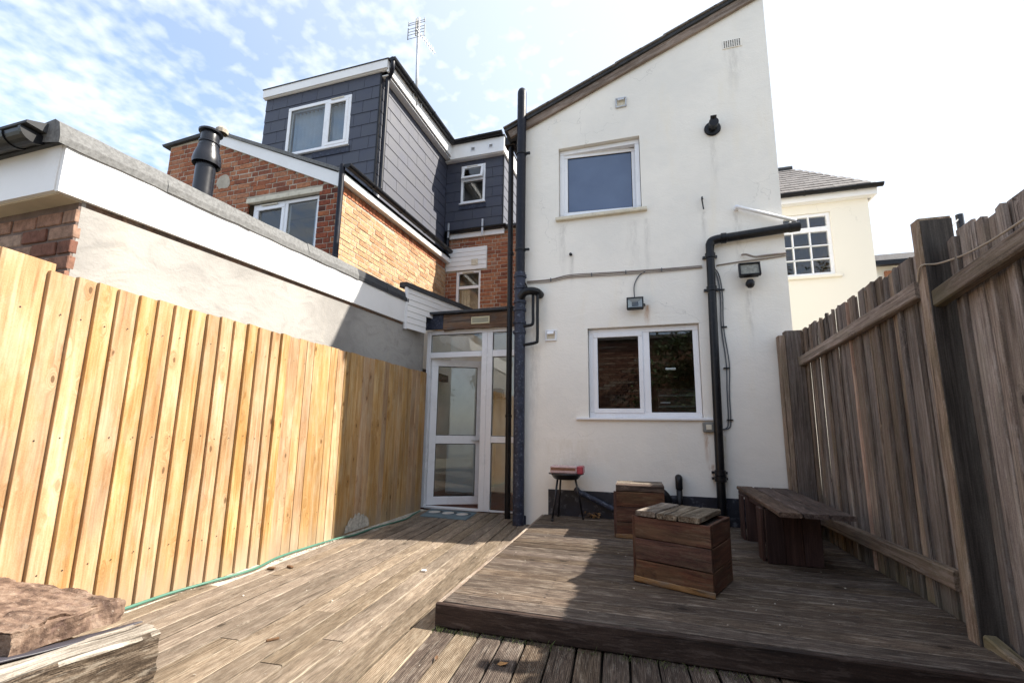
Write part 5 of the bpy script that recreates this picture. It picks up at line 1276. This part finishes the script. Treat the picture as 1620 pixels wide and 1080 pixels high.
# ------------------------------------------------------------------ litter on the deck
def leaf(name, x, y, z, s, rz, mat, label, cat):
    pts = [(0, 0, 0), (.3, .22, .12), (.7, .2, .06), (1, 0, .15), (.7, -.22, .1), (.3, -.2, .0), (.5, 0, -.04)]
    mb = MB().add(pts, [(0, 6, 1), (1, 6, 2), (2, 6, 3), (3, 6, 4), (4, 6, 5), (5, 6, 0)])
    mb.xf(Matrix.Translation((x, y, z)) @ Matrix.Rotation(rz, 4, 'Z') @ Matrix.Diagonal((s, s, s, 1)))
    mb.put(name, mat, label=label, cat=cat)
leaf('dry_leaf', -.70, 2.13, .006, .055, .3, 'leaf', 'dry orange leaf on the lower deck in front of the raised deck', 'leaf')
leaf('curled_leaf', -.98, 2.08, .005, .035, 1.9, 'bark', 'small dark curled leaf on a deck joint left of the orange leaf', 'leaf')
def chip(x, y, z, a, b, rz, mat, nm, label, cat):
    MB().cbox(-a, -b, 0, a, b, .014, .004).xf(Matrix.Translation((x, y, z)) @ Matrix.Rotation(rz, 4, 'Z')).put(nm, mat, label=label, cat=cat)
chip(-2.76, 2.92, .003, .028, .014, .4, 'bark', 'bark_chip', 'dark bark chip on the deck nearest the hose', 'bark chip')
chip(-2.66, 3.0, .003, .03, .012, -.3, 'bark', 'bark_chip', 'flat bark chip on the deck just beyond the other chip', 'bark chip')
chip(-1.66, 3.25, .003, .02, .013, .2, 'mat_pale', 'white_scrap', 'white scrap on the sunlit deck before the porch shadow', 'scrap')
chip(-1.84, 2.0, .001, .03, .0035, .9, 'bark', 'twig', 'short dark twig lying along the lower deck boards', 'twig')
sp_ = MB()
for i in range(260):
    x = R.uniform(-2.7, 1.3); yy = R.uniform(1.2, 5.4)
    zz = .004
    if x > -1.05 and yy > 2.5: zz = .127
    elif x > -1.2 and yy > 2.3: continue
    s = R.uniform(.0025, .007) * (1.5 if R.random() < .1 else 1); c = Vector((x, yy, zz + s * .3))
    sp_.add([c + Vector((R.uniform(-1, 1), R.uniform(-1, 1), R.uniform(-.3, .6))) * s for _ in range(4)], [(0, 1, 2), (0, 2, 3), (0, 3, 1), (1, 3, 2)])
sp_.put('crumbs', 'gravelm', kind='stuff', label='tiny crumbs and grit scattered over the deck boards', cat='grit')
gr = MB()
for i in range(420):
    t = R.random(); x = -1.12 + 2.3 * (t ** 1.8) + R.uniform(-.02, .02); yy = 2.395 - R.random() * .035 - (.02 if R.random() < .2 else 0)
    h = R.uniform(.006, .024) * (1.6 if R.random() < .12 else 1); a = R.uniform(0, 6.28); d = Vector((math.cos(a), math.sin(a), 0)); o = d * h * R.uniform(.3, 1.2); w__ = Vector((-d.y, d.x, 0)) * .0016; b = Vector((x, yy, -.002))
    gr.add([b - w__, b + w__, b + o * .5 + Vector((0, 0, h * .7)), b + o + Vector((0, 0, h))], [(0, 1, 2), (0, 2, 3)])
gr.put('grass', 'grass', kind='stuff', label='thin grass and moss in the joint below the raised deck edge', cat='grass')
# debris heap at the foot of the wall behind the barbecue
dl_ = MB()
for i in range(40):
    c = Vector((R.gauss(-.62, .05), 5.16 + R.uniform(-.04, .03), .14 + R.uniform(0, .05))); a = R.uniform(0, 6.28); s = R.uniform(.015, .03)
    d = Vector((math.cos(a), math.sin(a), R.uniform(-.4, .4))) * s; e = Vector((-d.y, d.x, R.uniform(-.01, .01))) * .5
    dl_.add([c - d, c + e, c + d, c - e], [(0, 1, 2, 3)])
dl_.put('leaf_litter', 'leaf', kind='stuff', label='dry leaf litter at the wall foot behind the barbecue', cat='litter')

# ------------------------------------------------------------------ cream house on the right, far house
ch = thing('cream_house', (3.2, 9.0, 0), 'pale yellow rendered house with hipped slate roof beyond the right corner of the cream house', 'house')
YC = 9.0; CW = (2.05, 3.90, 3.30, 5.10)
cw = MB()
for a, b, c, d in ((1.5, -.15, CW[0], 5.42), (CW[2], -.15, 3.90, 5.42), (CW[0], -.15, CW[2], CW[1]), (CW[0], CW[3], CW[2], 5.42)):
    cw.add([(a, YC, b), (c, YC, b), (c, YC, d), (a, YC, d)], [(0, 1, 2, 3)])
for x in (CW[0], CW[2]): cw.add([(x, YC, CW[1]), (x, YC + .1, CW[1]), (x, YC + .1, CW[3]), (x, YC, CW[3])], [(0, 1, 2, 3)])
cw.add([(CW[0], YC, CW[3]), (CW[2], YC, CW[3]), (CW[2], YC + .1, CW[3]), (CW[0], YC + .1, CW[3])], [(0, 1, 2, 3)])
cw.add([(3.90, YC, -.15), (3.90, 14, -.15), (3.90, 14, 5.42), (3.90, YC, 5.42)], [(0, 1, 2, 3)])
cw.put('wall', 'cream2', ch)
xs3 = [CW[0] + .06 + i * (CW[2] - CW[0] - .12) / 4 for i in range(5)]
bars = [(CW[0] + .055, 4.745, CW[2] - .055, 4.84)] + [(x - .012, 3.956, x + .012, 4.744) for x in xs3[1:-1]] + [(x - .012, 4.841, x + .012, 5.044) for x in xs3[1:-1]] + [(CW[0] + .056, z - .011, CW[2] - .056, z + .011) for z in (4.22, 4.48)]
w5 = window(ch, CW[0], CW[1], CW[2], CW[3], YC + .03, .06, bars=bars, lights=[])
for i in range(4):
    for z0, z1 in ((3.96, 4.22), (4.22, 4.48), (4.48, 4.745), (4.84, 5.04)):
        MB().box(xs3[i] + .010, YC + .06, z0 + .008, xs3[i + 1] - .010, YC + .066, z1 - .008).put('pane', 'glass', w5)
MB().cbox(CW[0] - .05, YC - .05, 3.845, CW[2] + .08, YC + .06, 3.898, .006).put('sill', 'cream2', w5)
room(ch, 1.9, 3.6, 3.5, 5.3, YC + .11, 11.5, 'room_dark')
MB().box(1.5, YC - .13, 5.28, 4.0, YC - .10, 5.40).put('fascia', 'upvc_trim', ch)
MB().box(1.5, YC - .099, 5.275, 3.99, YC, 5.29).put('soffit', 'upvc_trim', ch)
MB().box(3.97, YC - .099, 5.28, 4.0, 14, 5.40).put('side_fascia', 'upvc_trim', ch)
half_gutter(ch, (1.5, YC - .19, 5.435), (4.07, YC - .19, 5.435), .058)
# roof slopes with individual slates on the front slope
A = Vector((1.4, YC - .16, 5.42)); Bv = Vector((4.03, YC - .16, 5.42)); T1 = Vector((3.10, 10.2, 6.68)); T0 = Vector((1.4, 10.2, 6.68))
rb = MB().add([A, Bv, T1, T0], [(0, 1, 2, 3)]); rb.add([Bv, Vector((4.03, 14, 5.42)), Vector((3.10, 12.5, 6.68)), T1], [(0, 1, 2, 3)]); rb = rb.put('roof', 'slate', ch)
upv = (T0 - A).normalized(); Lr = (T0 - A).length; rows = 12; sw_ = .235
for r_ in range(rows):
    v = r_ * Lr / rows
    xr = Bv.x + (T1.x - Bv.x) * (v / Lr)
    u = A.x - (sw_ / 2 if r_ % 2 else 0)
    while u < xr - .03:
        a, b = max(u, A.x), min(u + sw_, xr + .01); u += sw_
        if b < 2.0: continue
        key = ('slate', round(b - a, 2))
        if key not in BM:
            BM[key] = MB().hexa([(0, 0, .012), (b - a - .006, 0, .012), (b - a - .006, .2, .002), (0, .2, .002)], [(0, 0, .026), (b - a - .006, 0, .026), (b - a - .006, .2, .012), (0, .2, .012)]).me('slate'); BM[key].materials.append(M['slate'])
        mt2 = frame(Vector((a, A.y, A.z)) + upv * v, (1, 0, 0), upv)
        link('slate', BM[key], None, rb, mt2 @ Matrix.Rotation(R.uniform(-.02, .02), 4, 'X') @ Matrix.Rotation(R.uniform(-.012, .012), 4, 'Z'))
MB().tube([T0 + Vector((0, 0, .03)), T1 + Vector((.03, 0, .03))], .055, 8).put('ridge_tile', 'leadfelt', ch)

fh = thing('far_house', (8.5, 18, 0), 'distant pale house with a low grey roof seen just above the grey fence', 'house')
MB().box(7.3, 18, -.15, 11.5, 24, 6.9).put('wall', 'cream2', fh)
MB().hexa([(7.2, 17.7, 6.9), (11.6, 17.7, 6.9), (11.6, 24, 7.2), (7.2, 24, 7.2)], [(7.2, 17.9, 7.3), (11.6, 17.9, 7.3), (11.6, 24, 7.9), (7.2, 24, 7.9)]).put('roof', 'slate', fh)
MB().box(8.0, 17.9, 5.5, 9.2, 17.99, 6.7).put('brick_panel', 'brick', fh)
MB().box(7.15, 17.55, 6.82, 11.6, 17.68, 6.98).put('gutter', 'black', fh)

# ------------------------------------------------------------------ behind the camera: garden wall and trees that the panes mirror
gw = thing('brick_outhouse', (-1, -6, 0), 'brick building at the other end of the yard, mirrored in the panes', 'building')
MB().box(-5, -6.2, -.15, 4, -6.0, 4.4).put('wall', 'mortar2', gw)
gb = MB()
for row in range(43):
    for c_ in range(-11, 8):
        xx = c_ * .44 + (.22 if row % 2 else 0)
        gb.cbox(xx, -6.0, .0 + row * .10, xx + .42, -5.985, .085 + row * .10, .003)
gb.put('brickwork', 'brick_old', gw, kind='stuff')
MB().hexa([(-5.2, -6.8, 4.4), (4.2, -6.8, 4.4), (4.2, -5.85, 4.4), (-5.2, -5.85, 4.4)], [(-5.2, -6.8, 4.6), (4.2, -6.8, 4.6), (4.2, -5.85, 4.52), (-5.2, -5.85, 4.52)]).put('roof', 'slate', gw)
def tree(x, y, h, r, label):
    t = thing('garden_tree', (x, y, 0), label, 'tree', 'trees at the other end of the yard')
    tk = MB().tube([(x, y, -.2), (x + .1, y, h * .4), (x - .05, y + .1, h * .75)], [.16, .12, .05], 8)
    for k in range(6):
        a = k * 1.05 + R.random(); tk.tube([(x + .05, y, h * (.35 + .05 * k)), (x + math.cos(a) * r * .6, y + math.sin(a) * r * .6, h * (.5 + .07 * k))], [.06, .02], 6)
    tk.put('trunk', 'trunk', t)
    cr = MB()
    cl_ = [(Vector((x, y, h * .68)) + Vector((R.gauss(0, r * .45), R.gauss(0, r * .45), R.gauss(0, h * .15))), R.uniform(.3, .7)) for _ in range(34)]
    for i in range(5200):
        c, rr = R.choice(cl_); p = c + Vector((R.gauss(0, rr * .5), R.gauss(0, rr * .5), R.gauss(0, rr * .4)))
        d = Vector((R.uniform(-1, 1), R.uniform(-1, 1), R.uniform(-.7, .7))).normalized() * .075; e = d.cross(Vector((R.uniform(-1, 1), R.uniform(-1, 1), 1))).normalized() * .04
        cr.add([p - d, p + e, p + d, p - e], [(0, 1, 2, 3)])
    cr.put('crown', 'tree_leaf', t)
tree(1.4, -4.6, 4.4, 1.5, 'leafy tree mirrored in the lower window panes')
tree(7.5, -6.0, 9.0, 2.6, 'tall leafy tree mirrored in the small panes of the cream house')
